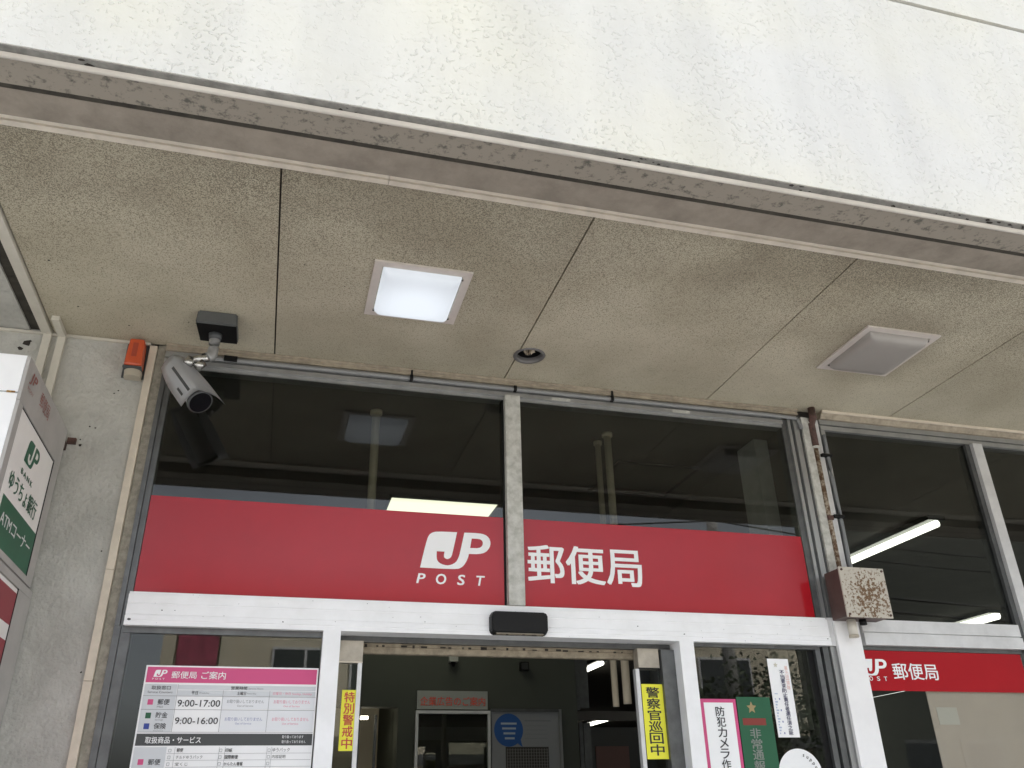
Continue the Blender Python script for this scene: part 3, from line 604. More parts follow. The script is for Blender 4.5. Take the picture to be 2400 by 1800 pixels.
bm = bmesh.new(); tube(bm, [(-.405, -.266, ZC-.170), (-.478, -.262, ZC-.200)], [.021, .018], 18); bm_link('ball_joint', bm, m_chrome, t, True)
bm = bmesh.new(); tube(bm, [(-.430, -.262, ZC-.20), (-.455, -.262, ZC-.232)], .020, 14); tube(bm, [(-.478, -.262, ZC-.19), (-.497, -.262, ZC-.225)], .022, 14); bm_link('joint_knuckle', bm, m_chrome, t, True)
Lp = Vector((-.408, -.335, 3.063)); Bp = Vector((-.545, -.205, 3.272)); ax = (Lp-Bp).normalized()
side = ax.cross(Vector((0, 0, 1))).normalized(); top = side.cross(ax).normalized()
bm = bmesh.new(); tube(bm, [Bp, Lp-ax*.014, Lp-ax*.004, Lp], [.044, .046, .050, .049], 36, cap=True); bm_link('camera_body', bm, m_silver, t, True)
bm = bmesh.new(); tube(bm, [Lp+ax*.0025, Lp+ax*.0045], .0465, 36); bm_link('lens', bm, m_lensglass, t)
# hood: folded sheet, a deep flank on one side and a wide flat brim on the other
bm = bmesh.new(); rows = []; LL = (Lp-Bp).length
sec = [(.064, -.050), (.070, -.012), (.071, .014), (.068, .036), (.060, .048), (.044, .054), (.010, .058), (-.030, .058), (-.062, .053), (-.090, .045)]
for i in range(9):
    f = i/8; c = Bp+ax*(-.020+f*(LL+.040)); g = .62+.38*math.sin(min(1, .2+f*1.3)*math.pi/2); row = []
    for k, (a_, b_) in enumerate(sec):
        bb = b_ if k > 3 else b_*g+.01*(1-g); p = c+side*(a_*g)+top*(bb*(.85+.15*g))
        if f > .9 and k < 3: p -= ax*.012*(3-k)/3
        if f > .9 and k > 8: p += ax*.004
        row.append(bm.verts.new(p))
    rows.append(row)
for A, B in zip(rows, rows[1:]):
    for k in range(len(sec)-1): bm.faces.new((A[k], A[k+1], B[k+1], B[k]))
bm.faces.new(rows[0])
bmesh.ops.solidify(bm, geom=list(bm.faces), thickness=.0025)
bm_link('sun_hood', bm, m_silver, t, True)
def onhood(s_, t_, f): return Bp+ax*(f*LL)+side*s_+top*t_
bm = bmesh.new()
for (p0, p1, f0, f1) in (((.0715, .028), (.0735, .016), .28, .96), ((.0745, -.008), (.0745, -.018), .72, .92)):
    for k in range(8):
        fa, fb = f0+(f1-f0)*k/8, f0+(f1-f0)*(k+1)/8
        bm.faces.new([bm.verts.new(onhood(*q)) for q in ((*p0, fa), (*p1, fa), (*p1, fb), (*p0, fb))])
bm_link('hood_stripe', bm, m_plasticd, t)
bm = bmesh.new(); tube(bm, [Lp-ax*.012, Lp+ax*.003], .0525, 36); bm_link('lens_rim', bm, m_plasticg, t, True)

# --- orange beacon
t = thing('alarm_beacon', (-.747, -.05, 3.29), 'orange box-shaped alarm beacon with a yellowed lens, high on the wall by the window corner', 'alarm')
box('mount_plate', -.80, -.708, -.012, -.003, 3.30, 3.474, m_plasticd, t)
bm = bmesh.new(); bx(bm, -.786, -.712, -.085, -.012, 3.331, 3.468, .012)
for v in bm.verts:
    f = (3.468-v.co.z)/.137; v.co.x = -.749+(v.co.x+.749)*(.86+.2*f)
bm_link('housing', bm, m_orange, t, False)
bm = bmesh.new(); bx(bm, -.762, -.740, -.0868, -.0845, 3.375, 3.445, .0008); bm_link('recess_plate', bm, mat('shaded_orange', (.38, .06, .03), .5), t)  # raised plate for the recess, its shade put into a darker orange
bm = bmesh.new(); bx(bm, -.790, -.710, -.082, -.012, 3.320, 3.3305, .003); bm_link('lens_collar', bm, m_plasticd, t)
bm = bmesh.new(); n = 18
pr = [(-.749+.037*math.cos(R(180+180*k/n)), -.040+.036*math.sin(R(180+180*k/n))) for k in range(n+1)]+[(-.712, -.013), (-.786, -.013)]
A = [bm.verts.new((x, y, 3.319)) for x, y in pr]; B = [bm.verts.new((-.749+(x+.749)*.94, y*.96, 3.288)) for x, y in pr]
bm.faces.new(A); bm.faces.new(B[::-1])
for k in range(len(A)): bm.faces.new((A[k], A[(k+1) % len(A)], B[(k+1) % len(A)], B[k]))
bm_link('beacon_lens', bm, m_lens, t)

# --- ivory trunking, two runs
t = thing('cable_trunking', (-1.145, -.02, 3.0), 'ivory cable trunking dropping from the soffit edge, nearer to the left frame', 'trunking', 'ivory cable trunking on the wall')
box('trunking_run', -1.155, -1.121, -.024, -.0035, 2.2, ZC-.015, m_trunk, t)
t = thing('cable_trunking', (-1.075, -.02, 3.0), 'short-ended ivory cable trunking bent from soffit to wall, beside the alarm side', 'trunking', 'ivory cable trunking on the wall')
box('trunking_run', -1.094, -1.062, -.024, -.0035, 2.2, ZC-.0005, m_trunk, t); box('trunking_run', -1.094, -1.062, -.175, -.0245, ZC-.022, ZC-.001, m_trunk, t)

# --- projecting bank sign
t = thing('projecting_sign', (-1.08, -.4, 2.32), 'upper projecting sign box with green cash machine panel on its side', 'sign', 'projecting signs at the left')
SX = -.953
box('sign_case', -1.30, SX-.012, -.735, -.055, 2.326, 2.852, m_signwhite, t)
box('top_case', -1.30, SX-.0125, -.738, -.07, 2.856, 3.0, m_signwhite, t)
# side sheets (grey, faded), framed milky panel
bm = bmesh.new(); bx(bm, SX-.0115, SX, -.7375, -.058, 2.828, 2.999); bm_link('side_cap', bm, m_signside, t)
box('side_frame', SX-.0115, SX, -.7345, -.683, 2.326, 2.827, m_signside, t); box('side_frame', SX-.0115, SX, -.141, -.056, 2.326, 2.827, m_signside, t); box('side_frame', SX-.0115, SX, -.682, -.142, 2.326, 2.350, m_signside, t)
box('shadow_gap', SX-.0115, SX-.004, -.6825, -.1415, 2.8205, 2.827, m_black, t)
box('face_panel', SX-.0115, SX-.003, -.6825, -.150, 2.3505, 2.820, m_signface, t); box('panel_gasket', SX-.0115, SX-.001, -.1495, -.1415, 2.3505, 2.820, m_black, t)
F = SIDE(SX-.003)
rects([(-.640, -.1505, 2.351, 2.515)], F, m_greens, t, 'green_field')
emblem(-.520, -.340, 2.683, 2.778, F, m_greens, t)
text([('B A N K', -.520, -.355, 2.635, 2.655, .02), ('ゆうちょ銀行', -.620, -.222, 2.545, 2.615, .015)], F, m_greens, t)
text([('ATMコーナー', -.615, -.195, 2.42, 2.468, .01)], F, m_wht, t, raise_=.002)
F = SIDE(SX); text([('JP', -.690, -.600, 2.915, 2.968, .02, .2), ('郵便局', -.52, -.37, 2.905, 2.965, .0)], F, m_brownred, t); text([('POST', -.690, -.610, 2.892, 2.905, .0)], F, m_brownred, t)
bm = bmesh.new(); bx(bm, -1.0, SX-.02, -.7405, -.7385, 2.8505, 2.857); bm_link('rust_drip', bm, rusty('rust_run', (.5, .32, .08), (.2, .09, .03), .4, .6, 60), t)
box('wall_bracket', -1.0, SX-.005, -.056, -.003, 2.93, 2.96, m_rustpipe2, t); box('wall_bracket', SX-.004, SX+.03, -.02, -.003, 2.96, 2.985, m_rustpipe2, t)
t = thing('projecting_sign', (-1.08, -.35, .9), 'lower projecting sign box with red side panel and white bar', 'sign', 'projecting signs at the left')
box('sign_case', -1.30, SX-.012, -.735, -.055, .9, 2.318, m_signwhite, t)
box('side_frame', SX-.0115, SX, -.735, -.012, 2.289, 2.319, m_signside, t); box('side_frame', SX-.0115, SX, -.198, -.012, .9, 2.288, m_signside, t)
box('face_panel', SX-.0115, SX-.003, -.735, -.206, .9, 2.284, m_signface, t); box('panel_gasket', SX-.0115, SX-.001, -.2055, -.1985, .9, 2.288, m_black, t)
rects([(-.735, -.2065, 2.153, 2.268), (-.735, -.2065, 1.0, 2.098)], SIDE(SX-.003), mat('sign_red', (.30, .035, .05), .45), t, 'red_field')

# --- red film band over the entrance, one sheet per pane
YF = .0035
def film(x0, x1, z0, z1, label, parts):
    t = thing('window_film', ((x0+x1)/2, YF, z0), label, 'sign', 'red vinyl bands on the glass')
    o = box('film_sheet', x0, x1, YF, YF+.0018, z0, z1, m_red, t); parts(t); return t
def pL(t):
    emblem(.5964, .9265, 2.4966, 2.6733, FRONT(YF), m_wht, t)
    for q in (('P', .582, .621, 2.427, 2.470, .05, .18), ('O', .671, .716, 2.426, 2.472, .05, .1), ('S', .769, .803, 2.426, 2.472, .05, .12), ('T', .858, .896, 2.427, 2.471, .05, .18)): text([q], FRONT(YF), m_wht, t, 'letter')
def pR(t):
    for q in (('郵', 1.107, 1.283, 2.455, 2.632, .034), ('便', 1.296, 1.487, 2.455, 2.635, .034), ('局', 1.500, 1.678, 2.455, 2.629, .034)): text([q], FRONT(YF), m_wht, t, 'letter')
film(-.5845, .989, 2.3375, 2.757, 'red band left of the mullion, white emblem and spaced word below it', pL)
film(1.0845, 2.597, 2.3375, 2.757, 'red band right of the mullion, three large white characters', pR)
def pS(t):
    emblem(2.795, 2.957, 2.068, 2.148, FRONT(YF), m_wht, t)
    for q in (('O', 2.840, 2.859, 2.044, 2.064, .03), ('S', 2.883, 2.900, 2.044, 2.064, .03), ('T', 2.924, 2.942, 2.044, 2.064, .03)): text([q], FRONT(YF), m_wht, t, 'letter')
    text([('郵便局', 2.984, 3.248, 2.052, 2.130, .018)], FRONT(YF), m_wht, t)
film(2.8385, 3.79, 1.998, 2.189, 'small red band on the far right window, under the rusty box', pS)

# --- motion sensor
t = thing('motion_sensor', (1.04, -.07, 2.2), 'black door sensor bar stuck on the white transom', 'sensor')
bm = bmesh.new(); pr = [(.905, 2.282), (.918, 2.302), (1.158, 2.302), (1.172, 2.290), (1.172, 2.212), (1.158, 2.200), (.918, 2.200), (.905, 2.214)]
A = [bm.verts.new((x, -.035, z)) for x, z in pr]; B = [bm.verts.new((1.038+(x-1.038)*.965, -.078, 2.252+(z-2.25)*.9)) for x, z in pr]
bm.faces.new(A); bm.faces.new(B[::-1])
for k in range(8): bm.faces.new((A[k], A[(k+1) % 8], B[(k+1) % 8], B[k]))
bmesh.ops.bevel(bm, geom=list(bm.edges), offset=.004, segments=2, affect='EDGES'); bm_link('sensor_housing', bm, mat('black_abs', (.005, .005, .005), .45, spec=.25), t)
box('sensor_window', .93, 1.146, -.074, -.05, 2.2005, 2.213, m_lensglass, t)

# --- junction box, pipes, cables on the right post
t = thing('junction_box', (2.79, -.09, 2.31), 'rust-speckled cream junction box with brown sides on the post', 'box')
box('box_body', 2.662, 2.912, -.162, -.041, 2.318, 2.552, m_boxside, t, bev=.003)
box('box_cover', 2.658, 2.916, -.172, -.1625, 2.312, 2.558, m_boxpaint, t, bev=.002)
for x, z in ((2.672, 2.326), (2.902, 2.326), (2.672, 2.544), (2.902, 2.544)):
    bm = bmesh.new(); tube(bm, [(x, -.172, z), (x, -.176, z)], .006, 8); bm_link('cover_screw', bm, m_rustpipe2, t)
bm = bmesh.new(); tube(bm, [(2.735, -.085, 2.235), (2.735, -.085, 2.3175)], .022, 18); o = bm_link('outlet_pipe', bm, m_trunk, t, True)
bm = bmesh.new(); tube(bm, [(2.735, -.085, 2.232), (2.735, -.085, 2.243)], .024, 18); bm_link('pipe_rim', bm, m_lens, o, True)
bm = bmesh.new(); tube(bm, [(2.795, -.095, 2.292), (2.795, -.095, 2.318)], .018, 12); bm_link('cable_gland', bm, m_black, t, True)
t = thing('rusty_conduit', (2.768, -.03, 2.55), 'rusted conduit running down the post from the soffit into the box', 'conduit')
bm = bmesh.new(); tube(bm, [(2.768, -.030, 2.553), (2.768, -.030, 3.26)], .014, 14); bm_link('lower_pipe', bm, m_rustpipe, t, True)
bm = bmesh.new(); tube(bm, [(2.768, -.034, 3.262), (2.768, -.034, 3.40), (2.768, -.060, 3.43), (2.768, -.060, 3.489)], .020, 14); bm_link('upper_pipe', bm, m_rustpipe2, t, True)
for z in (3.262, 3.41):
    bm = bmesh.new(); tube(bm, [(2.768, -.034, z-.006), (2.768, -.034, z+.004)], .0225, 14); bm_link('coupling', bm, m_mull, t, True)
bm = bmesh.new(); bx(bm, 2.752, 2.784, -.048, -.012, 2.845, 2.870, .003); bm_link('pipe_clip', bm, m_rustpipe2, t)
t = thing('grey_cable', (2.845, -.02, 2.55), 'grey cable strapped down the right window jamb beside the rusted conduit', 'cable')
bm = bmesh.new(); tube(bm, smooth_path([(2.845, -.021, 3.35), (2.843, -.021, 3.1), (2.846, -.021, 2.85), (2.840, -.022, 2.64), (2.836, -.03, 2.56)], 5), .0105, 10); bm_link('cable_run', bm, m_cable, t, True)
for z in (3.215, 2.865):
    bm = bmesh.new(); bx(bm, 2.800, 2.862, -.036, -.012, z, z+.016, .002); bm_link('cable_tie', bm, m_black, t)
t = thing('grey_conduit', (1.0, -.02, 3.43), 'thin grey conduit clipped along the head of the entrance window', 'conduit')
bm = bmesh.new(); tube(bm, smooth_path([(-.50, -.022, 3.437), (.3, -.024, 3.438), (1.1, -.024, 3.436), (2.0, -.024, 3.438), (2.62, -.024, 3.437), (2.69, -.026, 3.42), (2.70, -.036, 3.37)], 5), .0105, 12); bm_link('conduit_run', bm, mat('grey_pvc', (.25, .255, .255), .45), t, True)
for x, dz in ((.520, .0), (1.585, -.0), (1.055, .0)):
    bm = bmesh.new(); bx(bm, x-.008, x+.008, -.040, -.012, 3.424, 3.452, .003)
    if dz == 0 and x != 1.055: bx(bm, x-.004, x+.006, -.036, -.031, 3.4525, 3.480, .001)
    bm_link('conduit_clip', bm, m_black, t)
for x in (1.305, 1.985):
    t2 = tag(box('tape_label', x-.05, x+.05, -.0175, -.0162, 3.400, 3.416, m_mull), 'short pale tape label on the window head, %s of the two right of the mullion' % ('left' if x < 1.5 else 'right'), 'label', 'tape labels on the window head')
box('junction_knob', -.37, -.31, -.04, -.014, 3.428, 3.452, m_black, t)

# --- notice board
t = thing('notice_board', (-.15, .003, 1.2), 'white opening-hours notice with magenta header on the left side light beside the door', 'notice')
YB = .0045; F = FRONT(YB)
box('board_sheet', -.487, .184, YB, YB+.0012, 1.2, 2.053, m_wht, t)
rects([(-.481, .178, 1.988, 2.047)], F, m_pink, t, 'header_field')
emblem(-.455, -.405, 2.009, 2.036, F, m_wht, t)
text([('P O S T', -.458, -.412, 1.9985, 2.0045, .01), ('郵便局', -.388, -.293, 2.004, 2.031, .012), ('ご案内', -.275, -.182, 2.003, 2.032, .018)], F, m_wht, t)
rects([(-.481, -.360, 1.806, 1.982), (-.356, .178, 1.9625, 1.980), (-.356, -.183, 1.940, 1.960), (-.181, -.005, 1.940, 1.960), (-.003, .178, 1.940, 1.960), (-.481, -.365, 1.2, 1.752)], F, m_pale, t, 'table_head')
rects([(-.182, -.004, 1.891, 1.937), (-.002, .178, 1.891, 1.937), (-.182, -.004, 1.808, 1.887), (-.002, .178, 1.808, 1.887)], F, m_lgrey, t, 'table_cell')
rects([(-.481, .180, 1.8870, 1.8885), (-.481, .180, 1.9375, 1.9390), (-.481, .180, 1.8045, 1.8060), (-.358, -.3565, 1.806, 1.982), (-.1835, -.182, 1.806, 1.961), (-.0040, -.0026, 1.806, 1.961)]+
      [(-.362, .180, z, z+.001) for z in (1.7285, 1.7045, 1.6805, 1.6565, 1.6325)]+[(x, x+.001, 1.2, 1.752) for x in (-.335, -.172, -.150, .008, .026)], F, m_grtxt, t, 'table_rule', .0011)
rects([(-.481, .180, 1.757, 1.800)], F, m_dkgrey, t, 'dark_bar')
rects([(-.461, -.441, 1.905, 1.925), (-.461, -.441, 1.690, 1.710)], F, m_pink, t, 'colour_key', .0012); rects([(-.461, -.441, 1.855, 1.876)], F, m_green, t, 'colour_key', .0012); rects([(-.461, -.441, 1.816, 1.837)], F, m_blue, t, 'colour_key', .0012)
text([('取扱窓口', -.455, -.384, 1.961, 1.976, .01), ('Service Counters', -.467, -.375, 1.948, 1.956, 0), ('営業時間', -.155, -.093, 1.964, 1.977, .015), ('平日', -.303, -.280, 1.944, 1.957, .01), ('土曜日', -.130, -.095, 1.944, 1.957, .01),
      ('郵便', -.424, -.380, 1.905, 1.926, .012), ('貯金', -.424, -.380, 1.857, 1.878, .012), ('保険', -.424, -.380, 1.816, 1.838, .012), ('9:00-17:00', -.350, -.190, 1.899, 1.924, .014), ('9:00-16:00', -.350, -.190, 1.835, 1.859, .014),
      ('郵便', -.424, -.380, 1.689, 1.710, .012), ('郵便', -.327, -.304, 1.734, 1.748, .01), ('チルドゆうパック', -.327, -.230, 1.710, 1.722, .0), ('宝くじ', -.327, -.280, 1.686, 1.698, .0), ('印紙', -.148, -.122, 1.733, 1.747, .01), ('国際郵便', -.148, -.098, 1.709, 1.723, .01), ('かんたん書留', -.148, -.078, 1.685, 1.698, .01), ('ゆうパック', .030, .096, 1.734, 1.748, .0), ('内容証明', .030, .082, 1.710, 1.723, .0)], F, m_blk, t)
text([('Service Hours', -.088, -.030, 1.966, 1.973, 0), ('Weekday', -.276, -.236, 1.946, 1.953, 0), ('Saturday', -.091, -.055, 1.946, 1.953, 0), ('Mail', -.424, -.402, 1.894, 1.901, 0), ('Savings', -.424, -.394, 1.846, 1.853, 0), ('Insurance', -.424, -.388, 1.808, 1.813, 0), ('お取り扱いしておりません', -.165, -.022, 1.913, 1.927, .0), ('Out of Service', -.124, -.062, 1.900, 1.907, 0)], F, m_grtxt, t)
text([('お取り扱いしておりません', -.165, -.022, 1.847, 1.861, .0), ('Out of Service', -.124, -.062, 1.834, 1.841, 0)], F, m_bluetxt, t)
text([('お取り扱いしておりません', .016, .160, 1.913, 1.927, .0), ('Out of Service', .056, .120, 1.900, 1.907, 0), ('お取り扱いしておりません', .016, .160, 1.847, 1.861, .0), ('Out of Service', .056, .120, 1.834, 1.841, 0), ('日曜日・休日 Sunday, Holiday', .010, .165, 1.944, 1.957, 0)], F, m_pinktxt, t)
text([('取扱商品・サービス', -.447, -.244, 1.765, 1.789, .022), ('取り扱っております', .062, .145, 1.783, 1.794, .0), ('取り扱っておりません', .062, .155, 1.765, 1.776, .0)], F, m_wht, t, raise_=.0016)
bm = bmesh.new()
for x in (-.357, -.170, .012):
    for z in (1.734, 1.710, 1.686):
        for q in ((x, x+.010, z, z+.0012), (x, x+.010, z+.0100, z+.0112), (x, x+.0012, z+.0012, z+.0100), (x+.0088, x+.010, z+.0012, z+.0100)): bx(bm, q[0], q[1], YB-.0014, YB-.0004, q[2], q[3])
bm_link('tick_box', bm, m_grtxt, t)

# --- stickers
def sticker(name, x0, x1, z0, z1, y, m, label, cat='sticker', group=None):
    t = thing(name, ((x0+x1)/2, y, z0), label, cat, group); box('sheet', x0, x1, y, y+.001, z0, z1, m, t); return t
t = sticker('yellow_slip', .290, .354, 1.739, 1.975, .0525, m_yel, 'narrow yellow slip with red lettering on the left door leaf', group='yellow police slips')
vtext('特別警戒中', .301, .343, 1.745, 1.969, FRONT(.0525), m_redink, t, .028)
t = sticker('yellow_slip', 1.648, 1.752, 1.700, 2.018, .0525, m_yel, 'wider yellow slip with bold black lettering on the right door leaf', group='yellow police slips')
vtext('警察官巡回中', 1.668, 1.733, 1.713, 2.006, FRONT(.0525), m_blk, t, .035)
t = sticker('camera_warning_sticker', 1.912, 2.093, 1.32, 1.951, YB, m_pink, 'white warning sticker with magenta border, leftmost on the right side light')
rects([(1.928, 2.077, 1.34, 1.935)], FRONT(YB), m_wht, t, 'white_field')
vtext('防犯カメラ作動中', 1.984, 2.028, 1.562, 1.919, FRONT(YB-.0008), m_blk, t, .02)
t = sticker('green_alarm_sticker', 2.098, 2.272, 1.30, 1.961, YB+.0002, m_green, 'green sticker with star, red bar and grey lettering')
vtext('非常通報', 2.146, 2.200, 1.645, 1.826, FRONT(YB+.0002), mat('silver_grey_ink', (.22, .25, .22), .5), t, .04)
rects([(2.117, 2.236, 1.838, 1.868)], FRONT(YB+.0002), mat('dull_red_ink', (.22, .03, .02), .5), t, 'red_bar')
star = [(2.171+(.026 if k % 2 == 0 else .012)*math.sin(k*math.pi/5), 1.914+(.028 if k % 2 == 0 else .013)*math.cos(k*math.pi/5)) for k in range(10)]
poly([star], FRONT(YB+.0002), mat('bronze_ink', (.34, .26, .12), .5), t, 'star_emblem')
t = sticker('white_certificate_slip', 2.290, 2.403, 1.786, 2.137, YB, m_wht, 'white slip with one vertical line of dark blue lettering, above the round sticker')
dk = mat('navy_ink', (.05, .05, .12), .5)
vtext('不当要求防止責任者選任済之証', 2.347, 2.370, 1.797, 2.085, FRONT(YB), dk, t, .03)
vtext('暴力団排除', 2.376, 2.393, 1.995, 2.105, FRONT(YB), mat('pale_red_ink', (.72, .42, .36), .5), t, .0, )
rects([(2.300, 2.306+.004*(k % 3), 1.80+k*.0125, 1.807+k*.0125) for k in range(13)]+[(2.303, 2.320, 1.975, 1.979)], FRONT(YB), mat('pale_blue_ink', (.45, .52, .66), .5), t, 'fine_print')
rects([(2.322, 2.328, 1.80+k*.05, 1.808+k*.05) for k in range(4)], FRONT(YB), m_bluetxt, t, 'fine_print')
star = [(2.331+(.013 if k % 2 == 0 else .006)*math.sin(k*math.pi/5), 2.108+(.013 if k % 2 == 0 else .006)*math.cos(k*math.pi/5)) for k in range(10)]
poly([star], FRONT(YB), mat('pale_gold_ink', (.62, .60, .50), .5), t, 'star_emblem')
# round sticker; its cartoon figure is left out
t = thing('round_sticker', (2.378, YB, 1.5), 'round white sticker with an arc of small black letters, lowest on the side light', 'sticker')
bm = bmesh.new(); cc = (2.378, 1.624); rd = .114; tube(bm, [(cc[0], YB, cc[1]), (cc[0], YB+.001, cc[1])], rd, 64); bm_link('sheet', bm, m_wht, t)
its = []; word = 'supporters'
verts = []; faces = []
for i, ch in enumerate(word):
    a = R(72-i*12.5); me = textmesh(ch, .02); h = .018; c = Vector((cc[0]+math.cos(a)*.088, cc[1]+math.sin(a)*.088)); u = Vector((math.sin(a), -math.cos(a))); v = Vector((math.cos(a), math.sin(a)))
    b0 = 0; verts = []; faces = []
    for q in me.vertices:
        p = c+u*(q.co.x-.25)*h*1.25+v*(q.co.y-.2)*h*1.25; verts.append((p.x, YB-.0012, p.y))
    faces += [[b0+k for k in p.vertices] for p in me.polygons]
    mq = bpy.data.meshes.new('letter'); mq.from_pydata(verts, [], faces); mq.update(); link('letter', mq, m_blk, t)

# --- beige roller blind inside the far right window, with a note on it
t = thing('roller_blind', (3.5, .06, .8), 'beige roller blind lowered behind the right window below the small red band', 'blind')
box('blind_cloth', 3.165, 3.80, .018, .022, .5, 2.10, m_blind, t)
tag(box('paper_note', 3.20, 3.32, .0145, .0165, 1.845, 1.925, mat('note_paper', (.95, .86, .80), .6)), 'small blank paper note at the top left of the blind', 'note')

# ================================================================ INSIDE
t = thing('light_panel', (1.05, 2.3, 3.46), 'bright rectangular ceiling light panel inside, seen just above the red band', 'ceiling light')
box('panel_diffuser', .675, 1.43, 1.82, 2.95, 3.462, 3.474, m_panel, t); box('panel_rim', .655, .674, 1.80, 2.97, 3.458, 3.474, m_intdk, t); box('panel_rim', .674, 1.45, 1.80, 1.8195, 3.458, 3.474, m_alud, t)
def batten(x, y0, y1, label, w=.05, z=3.47):
    t = thing('tube_light', (x, (y0+y1)/2, z), label, 'strip light', 'fluorescent strip lights in the office')
    box('light_body', x-w*1.4, x+w*1.4, y0, y1, z-.035, z+.003, m_alud, t)
    bm = bmesh.new(); tube(bm, [(x, y0+.01, z-.06), (x, y1-.01, z-.06)], w*.5, 12); bm_link('tube', bm, m_tube, t, True)
batten(4.80, 1.42, 2.62, 'long bright strip light behind the far right upper pane', .055)
batten(7.98, 4.3, 5.5, 'strip light low at the corner of the far right upper pane', .09)
batten(7.95, 9.3, 10.7, 'strip light seen through the right side light beside the white slip', .09)
batten(4.60, 8.2, 9.4, 'upper strip light seen through the open doorway', .06)
batten(7.70, 15.8, 17.7, 'lower, farther strip light seen through the open doorway', .08)
batten(11.0, 12.0, 13.6, 'faint strip light below the small red band on the far right window', .10)
t = thing('alcove_lamp', (.55, 3.3, 2.2), 'small lit lamp under the lintel of the alcove behind the left door leaf', 'lamp')
box('lamp_body', .66, .745, 3.25, 3.32, 2.168, 2.185, emit('warm_lamp', (1, .93, .7), 6), t)
# wall-hung signs in the entrance
t = thing('advert_sign', (1.35, 2.98, 2.2), 'grey sign plate with red lettering on the entrance wall', 'sign')
box('plate', 1.076, 1.625, 2.975, 2.995, 2.211, 2.343, mat('grey_plate', (.33, .35, .33), .5), t)
text([('企業広告のご案内', 1.10, 1.605, 2.235, 2.30, .02)], FRONT(2.975), mat('dull_red_lettering', (.75, .11, .07), .6), t)
t = thing('poster_case', (1.35, 2.97, 1.2), 'aluminium framed dark glass poster case below the red-lettered plate', 'display case')
for q in ((1.066, 1.642, 2.178, 2.200), (1.066, 1.088, 1.1, 2.177), (1.620, 1.642, 1.1, 2.177)): box('case_frame', q[0], q[1], 2.955, 2.998, q[2], q[3], m_alul, t)
box('case_back', 1.0885, 1.6195, 2.985, 2.997, 1.1, 2.177, m_intdk, t); box('case_glass', 1.0885, 1.6195, 2.962, 2.966, 1.1, 2.177, m_glassc, t)
t = thing('poster_board', (1.94, 2.97, 1.2), 'framed panel with a blue speech bubble and a black grid, right of the poster case', 'display panel')
box('panel_sheet', 1.657, 2.195, 2.985, 2.997, 1.1, 2.212, mat('grey_poster', (.28, .29, .30), .5), t)
box('panel_frame', 2.196, 2.215, 2.96, 2.997, 1.1, 2.216, m_alu, t); box('panel_frame', 1.650, 2.1955, 2.972, 2.984, 2.196, 2.2175, m_alud, t)
ol = [(1.791+.115*math.cos(R(a)), 2.066+.118*math.sin(R(a))) for a in range(-35, 310, 9)]+[(1.90, 1.945)]
poly([ol], FRONT(2.985), mat('deep_blue_print', (.02, .10, .34), .5), t, 'speech_bubble')
rects([(1.73+.01*k, 1.855-.006*k, 2.105-.035*k, 2.119-.035*k) for k in range(4)], FRONT(2.984), mat('bubble_print', (.45, .52, .6), .5), t, 'bubble_print')
rects([(1.92, 2.13, 2.128, 2.138)]+[(1.92, 2.10, 2.095-.03*k, 2.098-.03*k) for k in range(4)], FRONT(2.984), m_grtxt, t, 'poster_print')
box('grid_board', 1.765, 2.105, 2.978, 2.984, 1.2, 1.946, m_intdk, t)
rects([(1.775+.021*k, 1.778+.021*k, 1.2, 1.935) for k in range(16)]+[(1.772, 2.10, 1.925-.021*k, 1.927-.021*k) for k in range(14)], FRONT(2.978), mat('grid_wire', (.26, .26, .25), .5), t, 'grid_wire')
t = thing('wall_sensor', (1.35, 2.95, 2.52), 'small white dome sensor high on the entrance wall', 'sensor')
box('sensor_base', 1.315, 1.385, 2.94, 2.997, 2.555, 2.605, mat('sensor_white', (.42, .43, .40), .5), t, .004); bm = bmesh.new(); tube(bm, [(1.35, 2.965, 2.554), (1.35, 2.965, 2.52)], [.02, .008], 12); bm_link('sensor_head', bm, m_black, t)
t = thing('wall_speaker', (1.92, 2.95, 2.5), 'small black square speaker high on the entrance wall', 'speaker')
box('speaker_case', 1.89, 1.955, 2.94, 2.997, 2.50, 2.565, m_black, t, .004); rects([(1.896+.009*k, 1.900+.009*k, 2.508, 2.557) for k in range(6)], FRONT(2.94), m_plasticd, t, 'speaker_slot')
# hanging divider posts by the far office
t = thing('office_divider', (2.45, 3.4, 0), 'pale aluminium divider posts between the entrance wall and the office', 'divider')
for a, b, y, z0, z1 in ((2.375, 2.405, 3.05, 2.22, 3.2), (2.42, 2.50, 3.10, 2.24, 3.2), (2.39, 2.42, 3.06, .9, 2.13), (2.44, 2.50, 3.1, .9, 2.13)): box('divider_post', a, b, y, y+.04, z0, z1, m_alud, t)
box('divider_lintel', 2.362, 3.6, 3.02, 3.04, 2.14, 2.21, m_intdk, t)
t = thing('office_cabinet', (4.0, 6.2, 0), 'grey office cabinet with red poster seen dimly through the doorway', 'cabinet')
box('cabinet_body', 3.3, 4.7, 6.0, 6.6, 0, 2.35, m_plasticd, t); box('poster', 3.6, 4.0, 5.985, 5.998, 1.2, 2.15, mat('pale_red_poster', (.25, .14, .13), .6), t)

